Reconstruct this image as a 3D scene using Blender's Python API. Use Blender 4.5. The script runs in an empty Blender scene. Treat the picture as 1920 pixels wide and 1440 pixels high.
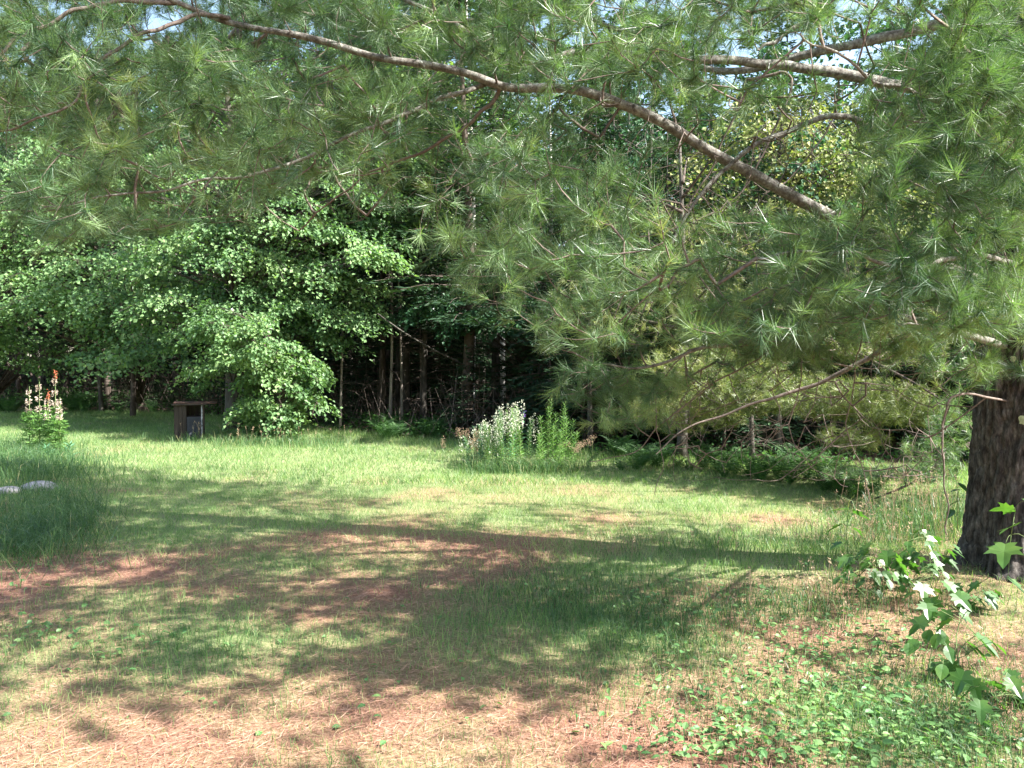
import bpy, math, random
import numpy as np
from mathutils import Vector
R = math.radians
rng = np.random.default_rng(7)
random.seed(7)
SC = bpy.context.scene
COL = SC.collection

# ------------------------------------------------------------------ camera
CAMZ, F, HOR = 1.6, 1507.0, 680.0
PITCH = math.atan((720 - HOR) / F)
cam = bpy.data.cameras.new('camera'); camo = bpy.data.objects.new('camera', cam); COL.objects.link(camo)
cam.sensor_width = 36; cam.lens = F / 1920 * 36; cam.clip_end = 2000; cam.clip_start = 0.05
camo.location = (0, 0, CAMZ); camo.rotation_euler = (R(90) - PITCH, 0, 0)
SC.camera = camo
# ------------------------------------------------------------------ light
SUN_AZ, SUN_EL = R(-20), R(46)
TS = np.array([math.cos(SUN_AZ) * math.cos(SUN_EL), math.sin(SUN_AZ) * math.cos(SUN_EL), math.sin(SUN_EL)])
world = bpy.data.worlds.new('World'); SC.world = world; world.use_nodes = True
nt = world.node_tree; bg = nt.nodes['Background']
sky = nt.nodes.new('ShaderNodeTexSky'); sky.sky_type = 'NISHITA'; sky.sun_disc = False
sky.sun_elevation = SUN_EL; sky.sun_rotation = R(90) - SUN_AZ
sky.air_density = 1.3; sky.dust_density = 2.0
nt.links.new(sky.outputs[0], bg.inputs[0]); bg.inputs[1].default_value = 0.095
sl = bpy.data.lights.new('sun', 'SUN'); sl.energy = 5.0; sl.angle = R(0.55); sl.color = (1.0, 0.965, 0.91)
so = bpy.data.objects.new('sun', sl); COL.objects.link(so)
so.rotation_euler = Vector(TS.tolist()).to_track_quat('Z', 'Y').to_euler()
SC.view_settings.view_transform = 'Standard'; SC.view_settings.look = 'None'
SC.view_settings.gamma = 1; SC.view_settings.use_curve_mapping = False
SC.view_settings.exposure = 2.3
SC.cycles.max_bounces = 7; SC.cycles.diffuse_bounces = 4; SC.cycles.glossy_bounces = 2
SC.cycles.transmission_bounces = 4; SC.cycles.transparent_max_bounces = 4
SC.cycles.sample_clamp_indirect = 6; SC.cycles.use_denoising = True
SC.cycles.caustics_reflective = False; SC.cycles.caustics_refractive = False

# ------------------------------------------------------------------ maths helpers
cp, sp_ = math.cos(PITCH), math.sin(PITCH)
def W(px, py, d):
    """point at photo direction (px,py) and forward distance d"""
    a = (px - 960) / F; b = (720 - py) / F
    fy = cp + b * sp_; fz = -sp_ + b * cp
    return np.array([a * d / fy, d, CAMZ + fz * d / fy])
def WV(px, py, d):
    a = (px - 960) / F; b = (720 - py) / F
    fy = cp + b * sp_; fz = -sp_ + b * cp
    return np.stack([a * d / fy, d + 0 * a, CAMZ + fz * d / fy], -1)
def PX(P):
    P = np.asarray(P, float); x = P[..., 0]; y = P[..., 1]; z = P[..., 2] - CAMZ
    f = np.maximum(y * cp - z * sp_, 1e-3); u = y * sp_ + z * cp
    return 960 + F * x / f, 720 - F * u / f
def h3(ix, iy, iz, s=0):
    n = (ix * 374761393 + iy * 668265263 + iz * 2147483647 % 1013904223 + s * 974711) & 0xffffffff
    n = (n ^ (n >> 13)) * 1274126177 & 0xffffffff
    return ((n ^ (n >> 16)) & 0xffffff) / 0xffffff
def vn(x, y, z=0.0, s=0):
    x, y, z = np.broadcast_arrays(np.asarray(x, float), y, z)
    ix, iy, iz = [np.floor(v).astype(np.int64) for v in (x, y, z)]
    fx, fy, fz = x - ix, y - iy, z - iz
    fx, fy, fz = [v * v * (3 - 2 * v) for v in (fx, fy, fz)]
    r = 0
    for a in (0, 1):
        for b in (0, 1):
            for c in (0, 1):
                r = r + h3(ix + a, iy + b, iz + c, s) * (fx if a else 1 - fx) * (fy if b else 1 - fy) * (fz if c else 1 - fz)
    return r
def fbm(x, y, z=0.0, o=3, s=0):
    r = 0; a = 1; t = 0
    for i in range(o):
        r = r + a * vn(np.asarray(x) * 2**i, np.asarray(y) * 2**i, np.asarray(z) * 2**i, s + i * 17); t += a; a *= .5
    return r / t
def unit(v):
    return v / np.maximum(np.linalg.norm(v, axis=-1, keepdims=True), 1e-9)
def frames(d):
    d = unit(d)
    up = np.where(np.abs(d[..., 2:3]) > .9, np.array([1., 0, 0]), np.array([0, 0, 1.]))
    a = unit(np.cross(d, up)); b = np.cross(a, d)
    return a, b
def rdir(n):
    return unit(rng.normal(size=(n, 3)))
def gz(x, y):
    x = np.asarray(x, float); y = np.asarray(y, float)
    z = .07 * (fbm(x * .35, y * .35, 0, 2, 5) - .5) + .05 * (fbm(x * 1.1, y * 1.1, 0, 2, 9) - .5)
    dt = np.hypot(x - 3.55, y - 5.75)
    return z + .12 * np.exp(-(dt / .9)**2)
def G(px, py):
    """ground point seen at pixel"""
    a = (px - 960) / F; b = (720 - py) / F
    fy = cp + b * sp_; fz = -sp_ + b * cp
    t = -CAMZ / fz
    p = np.array([a * t, fy * t, 0.]); p[2] = gz(p[0], p[1]); return p

# ------------------------------------------------------------------ mesh helpers
class MB:
    def __init__(s): s.V = []; s.Fc = []; s.T = []; s.n = 0
    def add(s, V, Fc, t=None):
        V = np.asarray(V, float).reshape(-1, 3); Fc = np.asarray(Fc, np.int64).reshape(-1, 3)
        s.V.append(V); s.Fc.append(Fc + s.n); s.n += len(V)
        t = np.full(len(V), .5) if t is None else np.broadcast_to(np.asarray(t, float).reshape(-1), (len(V),))
        s.T.append(t); return s
    def mesh(s, name, mat, smooth=False):
        m = bpy.data.meshes.new(name)
        V = np.concatenate(s.V); Fc = np.concatenate(s.Fc); T = np.concatenate(s.T)
        n = len(Fc)
        m.vertices.add(len(V)); m.vertices.foreach_set('co', V.astype(np.float32).ravel())
        m.loops.add(3 * n); m.loops.foreach_set('vertex_index', Fc.astype(np.int32).ravel())
        m.polygons.add(n); m.polygons.foreach_set('loop_start', np.arange(0, 3 * n, 3, dtype=np.int32))
        m.polygons.foreach_set('use_smooth', np.full(n, smooth))
        a = m.attributes.new('tint', 'FLOAT', 'POINT'); a.data.foreach_set('value', T.astype(np.float32))
        m.update(calc_edges=True); m.validate()
        m.materials.append(mat); return m
    def obj(s, name, mat, parent=None, smooth=False, kind=None):
        o = bpy.data.objects.new(name, s.mesh(name, mat, smooth)); COL.objects.link(o)
        if parent: o.parent = parent
        if kind: o['kind'] = kind
        return o
def link(name, me, parent=None, loc=(0, 0, 0), rot=(0, 0, 0), sc=1):
    o = bpy.data.objects.new(name, me); COL.objects.link(o); o.location = loc; o.rotation_euler = rot
    o.scale = (sc,) * 3 if not hasattr(sc, '__len__') else sc
    if parent: o.parent = parent
    return o
def empty(name, loc=(0, 0, 0)):
    o = bpy.data.objects.new(name, None); COL.objects.link(o); o.location = loc; o.empty_display_size = .1; return o
def tag(o, label=None, cat=None, group=None, kind=None):
    if label: o['label'] = label
    if cat: o['category'] = cat
    if group: o['group'] = group
    if kind: o['kind'] = kind
    return o
def dup(root, loc, rz=0, sc=1, label=None, group=None):
    r = root.copy(); COL.objects.link(r); r.location = loc; r.rotation_euler = (0, 0, rz); r.scale = (sc,) * 3
    if label: r['label'] = label
    if group: r['group'] = group
    for ch in root.children:
        c = ch.copy(); COL.objects.link(c); c.parent = r
        for g in ch.children:
            d = g.copy(); COL.objects.link(d); d.parent = c
    return r
def tube(P, r, sides=6, cap=True, wob=0):
    P = np.asarray(P, float); n = len(P); r = np.broadcast_to(np.asarray(r, float), (n,))
    d = np.gradient(P, axis=0); d = unit(d)
    a0, _ = frames(d[:1]); a = np.zeros((n, 3)); a[0] = a0[0]
    for i in range(1, n):
        v = a[i - 1] - d[i] * np.dot(a[i - 1], d[i]); a[i] = v / max(np.linalg.norm(v), 1e-9)
    b = np.cross(d, a)
    th = np.linspace(0, 2 * np.pi, sides, endpoint=False)
    rr = r[:, None] * np.ones(sides)
    if wob: rr = rr * (1 + wob * (rng.random((n, sides)) - .5))
    V = P[:, None] + rr[..., None] * (np.cos(th)[None, :, None] * a[:, None] + np.sin(th)[None, :, None] * b[:, None])
    V = V.reshape(-1, 3)
    i = np.arange(n - 1)[:, None] * sides; j = np.arange(sides)[None]; k = (j + 1) % sides
    A = i + j; B = i + k; C = A + sides; D = B + sides
    Fc = np.concatenate([np.stack([A, B, D], -1).reshape(-1, 3), np.stack([A, D, C], -1).reshape(-1, 3)])
    if cap:
        V = np.vstack([V, P[-1:] + d[-1:] * r[-1] * .3, P[:1]]); e = (n - 1) * sides; jj = np.arange(sides); kk = (jj + 1) % sides
        Fc = np.vstack([Fc, np.stack([e + jj, e + kk, np.full(sides, len(V) - 2)], -1), np.stack([kk, jj, np.full(sides, len(V) - 1)], -1)])
    return V, Fc
def segs(A, B, ra, rb, sides=3):
    A = np.asarray(A); B = np.asarray(B); n = len(A)
    a, b = frames(B - A); th = np.linspace(0, 2 * np.pi, sides, endpoint=False)
    o = np.cos(th)[None, :, None] * a[:, None] + np.sin(th)[None, :, None] * b[:, None]
    VA = A[:, None] + o * np.broadcast_to(ra, (n,))[:, None, None]; VB = B[:, None] + o * np.broadcast_to(rb, (n,))[:, None, None]
    V = np.concatenate([VA, VB], 1).reshape(-1, 3)
    j = np.arange(sides); k = (j + 1) % sides
    f = np.concatenate([np.stack([j, k, k + sides], -1), np.stack([j, k + sides, j + sides], -1)])
    Fc = (np.arange(n) * 2 * sides)[:, None, None] + f[None]
    return V, Fc.reshape(-1, 3)
def spline(pts, n):
    P = np.asarray(pts, float); m = len(P)
    t = np.linspace(0, m - 1, n); i = np.clip(np.floor(t).astype(int), 0, m - 2); u = (t - i)[:, None]
    p0 = P[np.maximum(i - 1, 0)]; p1 = P[i]; p2 = P[i + 1]; p3 = P[np.minimum(i + 2, m - 1)]
    return .5 * ((2 * p1) + (-p0 + p2) * u + (2 * p0 - 5 * p1 + 4 * p2 - p3) * u**2 + (-p0 + 3 * p1 - 3 * p2 + p3) * u**3)
def leaves(P, D, N, L, Wd, fold=.15):
    """folded rhombic leaves: base P, direction D, normal N, length L, width Wd -> 4 verts 2 tris"""
    n = len(P); L = np.broadcast_to(L, (n,))[:, None]; Wd = np.broadcast_to(Wd, (n,))[:, None]
    D = unit(D); S = unit(np.cross(D, N)); N = np.cross(S, D)
    V = np.stack([P, P + D * L * .45 + S * Wd * .5 + N * fold * Wd, P + D * L - N * fold * L * .5, P + D * L * .45 - S * Wd * .5 + N * fold * Wd], 1).reshape(-1, 3)
    Fc = (np.arange(n) * 4)[:, None, None] + np.array([[0, 1, 2], [0, 2, 3]])[None]
    return V, Fc.reshape(-1, 3)
def needle_tufts(P, D, n, L, w, spread=1.0, tail=.06):
    """brush of single-triangle needles at the tip of each twig"""
    m = len(P); D = unit(D); a, b = frames(D)
    ph = rng.random((m, n)) * 2 * np.pi; th = (.18 + rng.random((m, n)) * spread)
    back = rng.random((m, n)) * tail
    base = P[:, None] - D[:, None] * back[..., None]
    dd = np.cos(th)[..., None] * D[:, None] + np.sin(th)[..., None] * (np.cos(ph)[..., None] * a[:, None] + np.sin(ph)[..., None] * b[:, None])
    dd[..., 2] -= .12; dd = unit(dd)
    LL = np.broadcast_to(np.asarray(L, float).reshape(-1, 1) if np.ndim(L) else L, (m, n)) * (.75 + .4 * rng.random((m, n)))
    side = unit(np.cross(dd, rdir(m * n).reshape(m, n, 3)))
    ww = np.broadcast_to(np.asarray(w, float).reshape(-1, 1) if np.ndim(w) else w, (m, n))[..., None]
    V = np.stack([base + side * ww * .5, base - side * ww * .5, base + dd * LL[..., None]], 2).reshape(-1, 3)
    return V, np.arange(m * n * 3).reshape(-1, 3)
def blades(P, H, w, lean=.35, bent=True):
    n = len(P); az = rng.random(n) * 2 * np.pi; ln = (lean * (rng.random(n)**.7))[:, None] * 1.3
    hd = np.stack([np.cos(az), np.sin(az), 0 * az], -1)
    sa = rng.random(n) * np.pi * 2; sd = np.stack([np.cos(sa), np.sin(sa), 0 * sa], -1)
    H = np.broadcast_to(H, (n,))[:, None]; w = np.broadcast_to(w, (n,))[:, None]; up = np.array([0, 0, 1.])
    if not bent:
        V = np.stack([P - sd * w * .5, P + sd * w * .5, P + H * (up + hd * ln)], 1)
        return V.reshape(-1, 3), np.arange(3 * n).reshape(-1, 3)
    m = P + H * (.58 * up + hd * ln * .3); t = P + H * ((1 - ln * .35) * up + hd * ln * 1.2)
    V = np.stack([P - sd * w * .5, P + sd * w * .5, m + sd * w * .4, m - sd * w * .4, t], 1).reshape(-1, 3)
    Fc = (np.arange(n) * 5)[:, None, None] + np.array([[0, 1, 2], [0, 2, 3], [3, 2, 4]])[None]
    return V, Fc.reshape(-1, 3)

# ------------------------------------------------------------------ materials
def newmat(name):
    m = bpy.data.materials.new(name); m.use_nodes = True; t = m.node_tree; t.nodes.clear()
    return m, t, t.nodes, t.links
def ramp(t, fac, cols):
    r = t.nodes.new('ShaderNodeValToRGB'); e = r.color_ramp.elements
    e[0].position, e[0].color = cols[0][0], (*cols[0][1], 1); e[1].position, e[1].color = cols[-1][0], (*cols[-1][1], 1)
    for p, c in cols[1:-1]:
        x = e.new(p); x.color = (*c, 1)
    t.links.new(fac, r.inputs[0]); return r.outputs[0]
def leafmat(name, cols, trans=.35, gloss=.06, rough=.35, tcol=(1.25, 1.5, .55), scale=1.3, namt=.5):
    m, t, N, L = newmat(name)
    at = N.new('ShaderNodeAttribute'); at.attribute_name = 'tint'
    ge = N.new('ShaderNodeNewGeometry'); no = N.new('ShaderNodeTexNoise'); no.inputs['Scale'].default_value = scale; no.inputs['Detail'].default_value = 2
    L.new(ge.outputs['Position'], no.inputs['Vector'])
    mm = N.new('ShaderNodeMath'); mm.operation = 'MULTIPLY_ADD'; mm.inputs[1].default_value = namt * 2; mm.inputs[2].default_value = -namt
    L.new(no.outputs[0], mm.inputs[0])
    ad = N.new('ShaderNodeMath'); ad.operation = 'ADD'; ad.use_clamp = True; L.new(mm.outputs[0], ad.inputs[0]); L.new(at.outputs['Fac'], ad.inputs[1])
    c = ramp(t, ad.outputs[0], cols)
    df = N.new('ShaderNodeBsdfDiffuse'); L.new(c, df.inputs[0])
    tr = N.new('ShaderNodeBsdfTranslucent')
    mx = N.new('ShaderNodeMix'); mx.data_type = 'RGBA'; mx.blend_type = 'MULTIPLY'; mx.inputs[0].default_value = 1; L.new(c, mx.inputs[6]); mx.inputs[7].default_value = (*tcol, 1)
    L.new(mx.outputs[2], tr.inputs[0])
    ms = N.new('ShaderNodeMixShader'); ms.inputs[0].default_value = trans; L.new(df.outputs[0], ms.inputs[1]); L.new(tr.outputs[0], ms.inputs[2])
    gl = N.new('ShaderNodeBsdfGlossy'); gl.inputs['Roughness'].default_value = rough + .12; gl.inputs[0].default_value = (1, 1, 1, 1)
    lw = N.new('ShaderNodeLayerWeight'); lw.inputs[0].default_value = .35
    mg = N.new('ShaderNodeMath'); mg.operation = 'MULTIPLY_ADD'; mg.inputs[1].default_value = gloss * .9; mg.inputs[2].default_value = gloss * .12
    L.new(lw.outputs['Fresnel'], mg.inputs[0])
    m2 = N.new('ShaderNodeMixShader'); L.new(mg.outputs[0], m2.inputs[0]); L.new(ms.outputs[0], m2.inputs[1]); L.new(gl.outputs[0], m2.inputs[2])
    o = N.new('ShaderNodeOutputMaterial'); L.new(m2.outputs[0], o.inputs[0]); return m
def barkmat(name, cols, scale=14, stretch=.25, bump=.6, rough=.9, coord='Object', dist=.02):
    m, t, N, L = newmat(name)
    tc = N.new('ShaderNodeTexCoord'); mp = N.new('ShaderNodeMapping'); mp.inputs['Scale'].default_value = (1, 1, stretch)
    L.new(tc.outputs[coord], mp.inputs[0])
    no = N.new('ShaderNodeTexNoise'); no.inputs['Scale'].default_value = scale; no.inputs['Detail'].default_value = 6; no.inputs['Roughness'].default_value = .7
    L.new(mp.outputs[0], no.inputs[0])
    c = ramp(t, no.outputs[0], cols)
    bu = N.new('ShaderNodeBump'); bu.inputs['Strength'].default_value = bump; bu.inputs['Distance'].default_value = dist; L.new(no.outputs[0], bu.inputs['Height'])
    p = N.new('ShaderNodeBsdfPrincipled'); p.inputs['Roughness'].default_value = rough; p.inputs['Specular IOR Level'].default_value = .2
    L.new(c, p.inputs['Base Color']); L.new(bu.outputs[0], p.inputs['Normal'])
    o = N.new('ShaderNodeOutputMaterial'); L.new(p.outputs[0], o.inputs[0]); return m
def plainmat(name, cols, scale=30, rough=.8, metal=0, bump=.2):
    return barkmat(name, cols, scale, 1, bump, rough, 'Object', .004)

M = {}
M['needle'] = leafmat('pine_needle', [(0, (.045, .098, .045)), (.45, (.11, .190, .085)), (.8, (.21, .31, .13)), (1, (.31, .34, .14))], .34, .09, .38, scale=1.6)
M['needle_far'] = leafmat('olive_pine_needle', [(0, (.10, .14, .05)), (.6, (.20, .235, .085)), (1, (.34, .32, .13))], .3, .08, .4, scale=.8)
M['maple'] = leafmat('maple_leaf', [(0, (.045, .10, .035)), (.5, (.12, .22, .085)), (1, (.25, .35, .15))], .40, .10, .38, scale=.7)
M['maple_pale'] = leafmat('pale_maple_leaf', [(0, (.12, .20, .06)), (.5, (.20, .29, .09)), (1, (.30, .38, .14))], .45, .09, .4, scale=.7)
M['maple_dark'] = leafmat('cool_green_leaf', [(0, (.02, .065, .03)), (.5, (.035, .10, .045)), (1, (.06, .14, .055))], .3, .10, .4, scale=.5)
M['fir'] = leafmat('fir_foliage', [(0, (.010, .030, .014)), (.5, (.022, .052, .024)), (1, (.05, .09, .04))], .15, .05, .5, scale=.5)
M['grass'] = leafmat('lawn_grass', [(0, (.065, .135, .05)), (.35, (.14, .235, .09)), (.65, (.28, .36, .155)), (1, (.48, .43, .27))], .48, .05, .4, scale=2.2, namt=.3)
M['grass_deep'] = leafmat('long_grass', [(0, (.035, .085, .035)), (.5, (.065, .135, .05)), (.85, (.12, .20, .07)), (1, (.34, .31, .17))], .35, .07, .4, scale=2, namt=.25)
M['seed'] = leafmat('dry_seed_head', [(0, (.30, .20, .13)), (1, (.5, .38, .25))], .25, .03, .6, (1, 1, 1))
M['straw'] = leafmat('fallen_pine_needle', [(0, (.15, .06, .038)), (.5, (.29, .14, .09)), (1, (.46, .28, .19))], .1, .06, .5, (1, .9, .7), scale=3, namt=.25)
M['fern'] = leafmat('fern_frond', [(0, (.03, .075, .022)), (.5, (.05, .12, .035)), (1, (.085, .17, .05))], .35, .03, .5, scale=1)
M['cover'] = leafmat('ground_leaf', [(0, (.06, .15, .05)), (.5, (.11, .22, .075)), (1, (.19, .30, .10))], .3, .14, .32, scale=4)
M['seedling'] = leafmat('seedling_leaf', [(0, (.03, .085, .024)), (.5, (.058, .135, .034)), (1, (.11, .19, .04))], .42, .05, .3, scale=5)
M['goldenrod'] = leafmat('tall_stalk_leaf', [(0, (.07, .16, .045)), (1, (.16, .28, .08))], .35, .07, .4)
M['bluegreen'] = leafmat('blue_green_leaf', [(0, (.06, .16, .09)), (1, (.14, .27, .15))], .3, .07, .4)
M['white_fl'] = leafmat('white_blossom', [(0, (.34, .38, .26)), (1, (.62, .62, .50))], .25, .03, .6, (1, 1, 1), namt=.3)
M['pink_fl'] = leafmat('dusty_pink_blossom', [(0, (.34, .28, .22)), (1, (.60, .50, .42))], .25, .03, .6, (1, .9, .9), namt=.3)
M['red_fl'] = leafmat('rust_red_blossom', [(0, (.35, .07, .04)), (1, (.55, .18, .09))], .2, .03, .6, (1, .8, .7))
M['violet_fl'] = leafmat('violet_blossom', [(0, (.13, .07, .32)), (1, (.25, .14, .48))], .2, .03, .6, (1, .8, 1))
M['stem'] = plainmat('green_stem', [(.3, (.09, .14, .05)), (.7, (.16, .2, .08))])
M['bark'] = barkmat('pine_bark', [(.30, (.010, .009, .008)), (.44, (.034, .029, .026)), (.56, (.085, .074, .066)), (.70, (.19, .175, .16))], 22, .35, .9, .95, dist=.012)
M['limb'] = barkmat('grey_limb_bark', [(.3, (.05, .042, .036)), (.44, (.13, .115, .10)), (.56, (.22, .21, .185)), (.66, (.34, .36, .31))], 30, 1, 1, dist=.009)
M['twig'] = barkmat('brown_twig', [(.3, (.08, .062, .052)), (.7, (.22, .175, .15))], 30, 1, .2)
M['trunk_grey'] = barkmat('grey_trunk_bark', [(.3, (.03, .027, .024)), (.5, (.075, .068, .058)), (.7, (.16, .145, .125))], 9, .3, .5)
M['trunk_brown'] = barkmat('brown_trunk_bark', [(.3, (.03, .022, .018)), (.5, (.075, .058, .047)), (.7, (.14, .115, .10))], 9, .3, .5)
M['birch'] = barkmat('white_birch_bark', [(.36, (.06, .055, .05)), (.44, (.62, .60, .56)), (.8, (.80, .78, .74))], 5, 2.5, .3)
M['pole'] = barkmat('pale_sapling_bark', [(.3, (.16, .13, .11)), (.7, (.34, .30, .26))], 8, .4, .3)
M['lichen'] = plainmat('lichen', [(.35, (.20, .24, .13)), (.65, (.42, .46, .28))], 60, .95)
M['board'] = barkmat('weathered_board', [(.3, (.03, .024, .021)), (.7, (.08, .064, .055))], 9, .1, .3)
M['panel'] = plainmat('grey_panel', [(.3, (.03, .032, .04)), (.7, (.05, .053, .065))], 12)
M['dark_in'] = plainmat('dark_interior', [(.3, (.012, .009, .008)), (.7, (.03, .022, .018))], 12)
M['rust'] = plainmat('rusty_sheet', [(.35, (.04, .022, .017)), (.65, (.10, .055, .04))], 12)
M['paint'] = plainmat('peeling_pale_paint', [(.35, (.10, .10, .11)), (.6, (.45, .45, .50))], 20)
M['stone'] = plainmat('pale_stone', [(.3, (.20, .18, .17)), (.7, (.42, .39, .38))], 18)

# ------------------------------------------------------------------ ground
def gauss(px, py, cx, cy, sx, sy): return np.exp(-((px - cx) / sx)**2 - ((py - cy) / sy)**2)
def green(x, y):
    """0 = fallen needles, 1 = green turf"""
    P = np.stack([x, y, 0 * x], -1); px, py = PX(P)
    n = fbm(x * 1.1, y * 1.1, 0, 4, 3)
    base = np.interp(y, [2.2, 3.2, 4.2, 5.5, 7, 9, 12], [.30, .32, .40, .45, .50, .72, .92])
    g = base + (n - .5) * 1.15
    near = (y < 14)
    g = g + near * (.35 * gauss(px, py, 1070, 1130, 210, 75) + .28 * gauss(px, py, 430, 1240, 170, 90) + .22 * gauss(px, py, 1700, 1330, 330, 120)
         + .3 * gauss(px, py, 1400, 1040, 260, 35) - .18 * gauss(px, py, 100, 1090, 230, 60) - .35 * gauss(px, py, 1150, 1340, 330, 90)
         - .30 * gauss(px, py, 1000, 1020, 330, 28) - .3 * gauss(px, py, 1650, 1120, 230, 40) + .25 * gauss(px, py, 350, 1140, 230, 25)
         - .25 * gauss(px, py, 1400, 1190, 180, 30) - .2 * gauss(px, py, 900, 940, 250, 15) - .15 * gauss(px, py, 330, 880, 160, 12))
    return np.clip((g - .20) / .62, 0, 1)
def axis(lo, hi, step, far):
    c = list(np.arange(lo, hi + 1e-6, step)); s = step; v = hi
    while v < far: s *= 1.35; v += s; c.append(v)
    s = step; v = lo; pre = []
    while v > -far: s *= 1.35; v -= s; pre.append(v)
    return np.array(pre[::-1] + c)
gx = axis(-12, 12, .14, 400); gy = axis(.5, 22, .14, 400)
XX, YY = np.meshgrid(gx, gy); nx, ny = len(gx), len(gy)
def forest(x, y):
    """signed depth into the wood behind the lawn (positive inside)"""
    e = np.interp(x, [-40, -16, -9, -5, -3, 1.5, 3.5, 7, 30], [30, 27, 23.5, 19.5, 17.2, 13.5, 12.2, 11.5, 11])
    return y - e
ZZ = gz(XX, YY) + .5 * np.clip((np.hypot(XX, YY) - 60) / 60, 0, 3)**1.2
gm = MB()
idx = np.arange(nx * ny).reshape(ny, nx)
A = idx[:-1, :-1].ravel(); B = idx[:-1, 1:].ravel(); C = idx[1:, 1:].ravel(); D = idx[1:, :-1].ravel()
gm.add(np.stack([XX, YY, ZZ], -1).reshape(-1, 3), np.concatenate([np.stack([A, B, C], -1), np.stack([A, C, D], -1)]), green(XX, YY).ravel())
m, t, N, L = newmat('lawn_ground')
at = N.new('ShaderNodeAttribute'); at.attribute_name = 'tint'
wo = N.new('ShaderNodeAttribute'); wo.attribute_name = 'wood'
ge = N.new('ShaderNodeNewGeometry')
def nz(scale, det=5, rough=.65, st=None):
    n_ = N.new('ShaderNodeTexNoise'); n_.inputs['Scale'].default_value = scale; n_.inputs['Detail'].default_value = det; n_.inputs['Roughness'].default_value = rough
    if st:
        mp = N.new('ShaderNodeMapping'); mp.inputs['Scale'].default_value = st; L.new(ge.outputs['Position'], mp.inputs[0]); L.new(mp.outputs[0], n_.inputs[0])
    else: L.new(ge.outputs['Position'], n_.inputs[0])
    return n_.outputs[0]
fine = nz(55); mid = nz(7)
cs = ramp(t, fine, [(.25, (.085, .042, .028)), (.45, (.20, .10, .066)), (.6, (.29, .16, .11)), (.78, (.40, .27, .19))])
cg = ramp(t, fine, [(.25, (.07, .10, .04)), (.5, (.17, .20, .09)), (.75, (.33, .31, .17))])
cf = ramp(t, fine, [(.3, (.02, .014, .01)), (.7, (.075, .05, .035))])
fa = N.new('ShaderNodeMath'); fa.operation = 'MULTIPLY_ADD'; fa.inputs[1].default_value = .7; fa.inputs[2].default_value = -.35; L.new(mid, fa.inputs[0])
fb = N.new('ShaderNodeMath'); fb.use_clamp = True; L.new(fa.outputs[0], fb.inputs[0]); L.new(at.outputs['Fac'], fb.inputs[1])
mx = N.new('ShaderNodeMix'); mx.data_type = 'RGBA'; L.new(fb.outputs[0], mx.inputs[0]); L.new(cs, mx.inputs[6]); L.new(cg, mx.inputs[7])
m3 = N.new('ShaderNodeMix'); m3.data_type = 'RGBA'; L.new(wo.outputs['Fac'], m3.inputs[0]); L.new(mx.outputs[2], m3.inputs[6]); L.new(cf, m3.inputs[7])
bu = N.new('ShaderNodeBump'); bu.inputs['Strength'].default_value = .8; bu.inputs['Distance'].default_value = .02; L.new(fine, bu.inputs['Height'])
p = N.new('ShaderNodeBsdfPrincipled'); p.inputs['Roughness'].default_value = .95; p.inputs['Specular IOR Level'].default_value = .1
L.new(m3.outputs[2], p.inputs['Base Color']); L.new(bu.outputs[0], p.inputs['Normal'])
o = N.new('ShaderNodeOutputMaterial'); L.new(p.outputs[0], o.inputs[0])
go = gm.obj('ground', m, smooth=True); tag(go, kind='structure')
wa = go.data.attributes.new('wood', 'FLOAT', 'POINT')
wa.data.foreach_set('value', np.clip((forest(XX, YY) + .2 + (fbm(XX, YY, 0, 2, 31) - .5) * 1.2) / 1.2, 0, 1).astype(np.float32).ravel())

# ------------------------------------------------------------------ where the sun reaches the lawn (decides which boughs above are thin)
def inpoly(px, py, poly):
    r = np.zeros(np.shape(px), bool); n = len(poly)
    for i in range(n):
        x1, y1 = poly[i]; x2, y2 = poly[(i + 1) % n]
        c = ((y1 > py) != (y2 > py)) & (px < (x2 - x1) * (py - y1) / (y2 - y1 + 1e-9) + x1)
        r ^= c
    return r
LIT = [[(-200, 812), (120, 828), (560, 828), (860, 862), (1110, 888), (1500, 950), (1800, 1015), (1800, 1062), (1500, 1000), (1300, 968), (1100, 946), (950, 940), (700, 925), (600, 900), (420, 905), (330, 888), (150, 866), (60, 840), (-200, 835)],
       [(-100, 1370), (220, 1400), (540, 1380), (700, 1330), (960, 1370), (1000, 1440), (900, 1600), (-200, 1600)],
       [(540, 1250), (760, 1260), (700, 1330), (560, 1310)],
       [(1000, 1290), (1350, 1290), (1420, 1400), (1400, 1500), (1060, 1500), (1000, 1400)],
       [(-100, 1170), (150, 1165), (190, 1225), (80, 1260), (-100, 1250)],
       [(150, 1100), (390, 1105), (400, 1145), (150, 1135)],
       [(600, 985), (860, 1000), (800, 1050), (620, 1045)], [(930, 1005), (1120, 985), (1180, 1030), (980, 1035)],
       [(1270, 1155), (1760, 1160), (1560, 1230), (1290, 1200)], [(1180, 1085), (1280, 1060), (1330, 1100), (1200, 1110)],
       [(330, 960), (480, 985), (500, 1020), (360, 1000)], [(1620, 1200), (1920, 1160), (1920, 1330), (1700, 1320)]]
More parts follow.
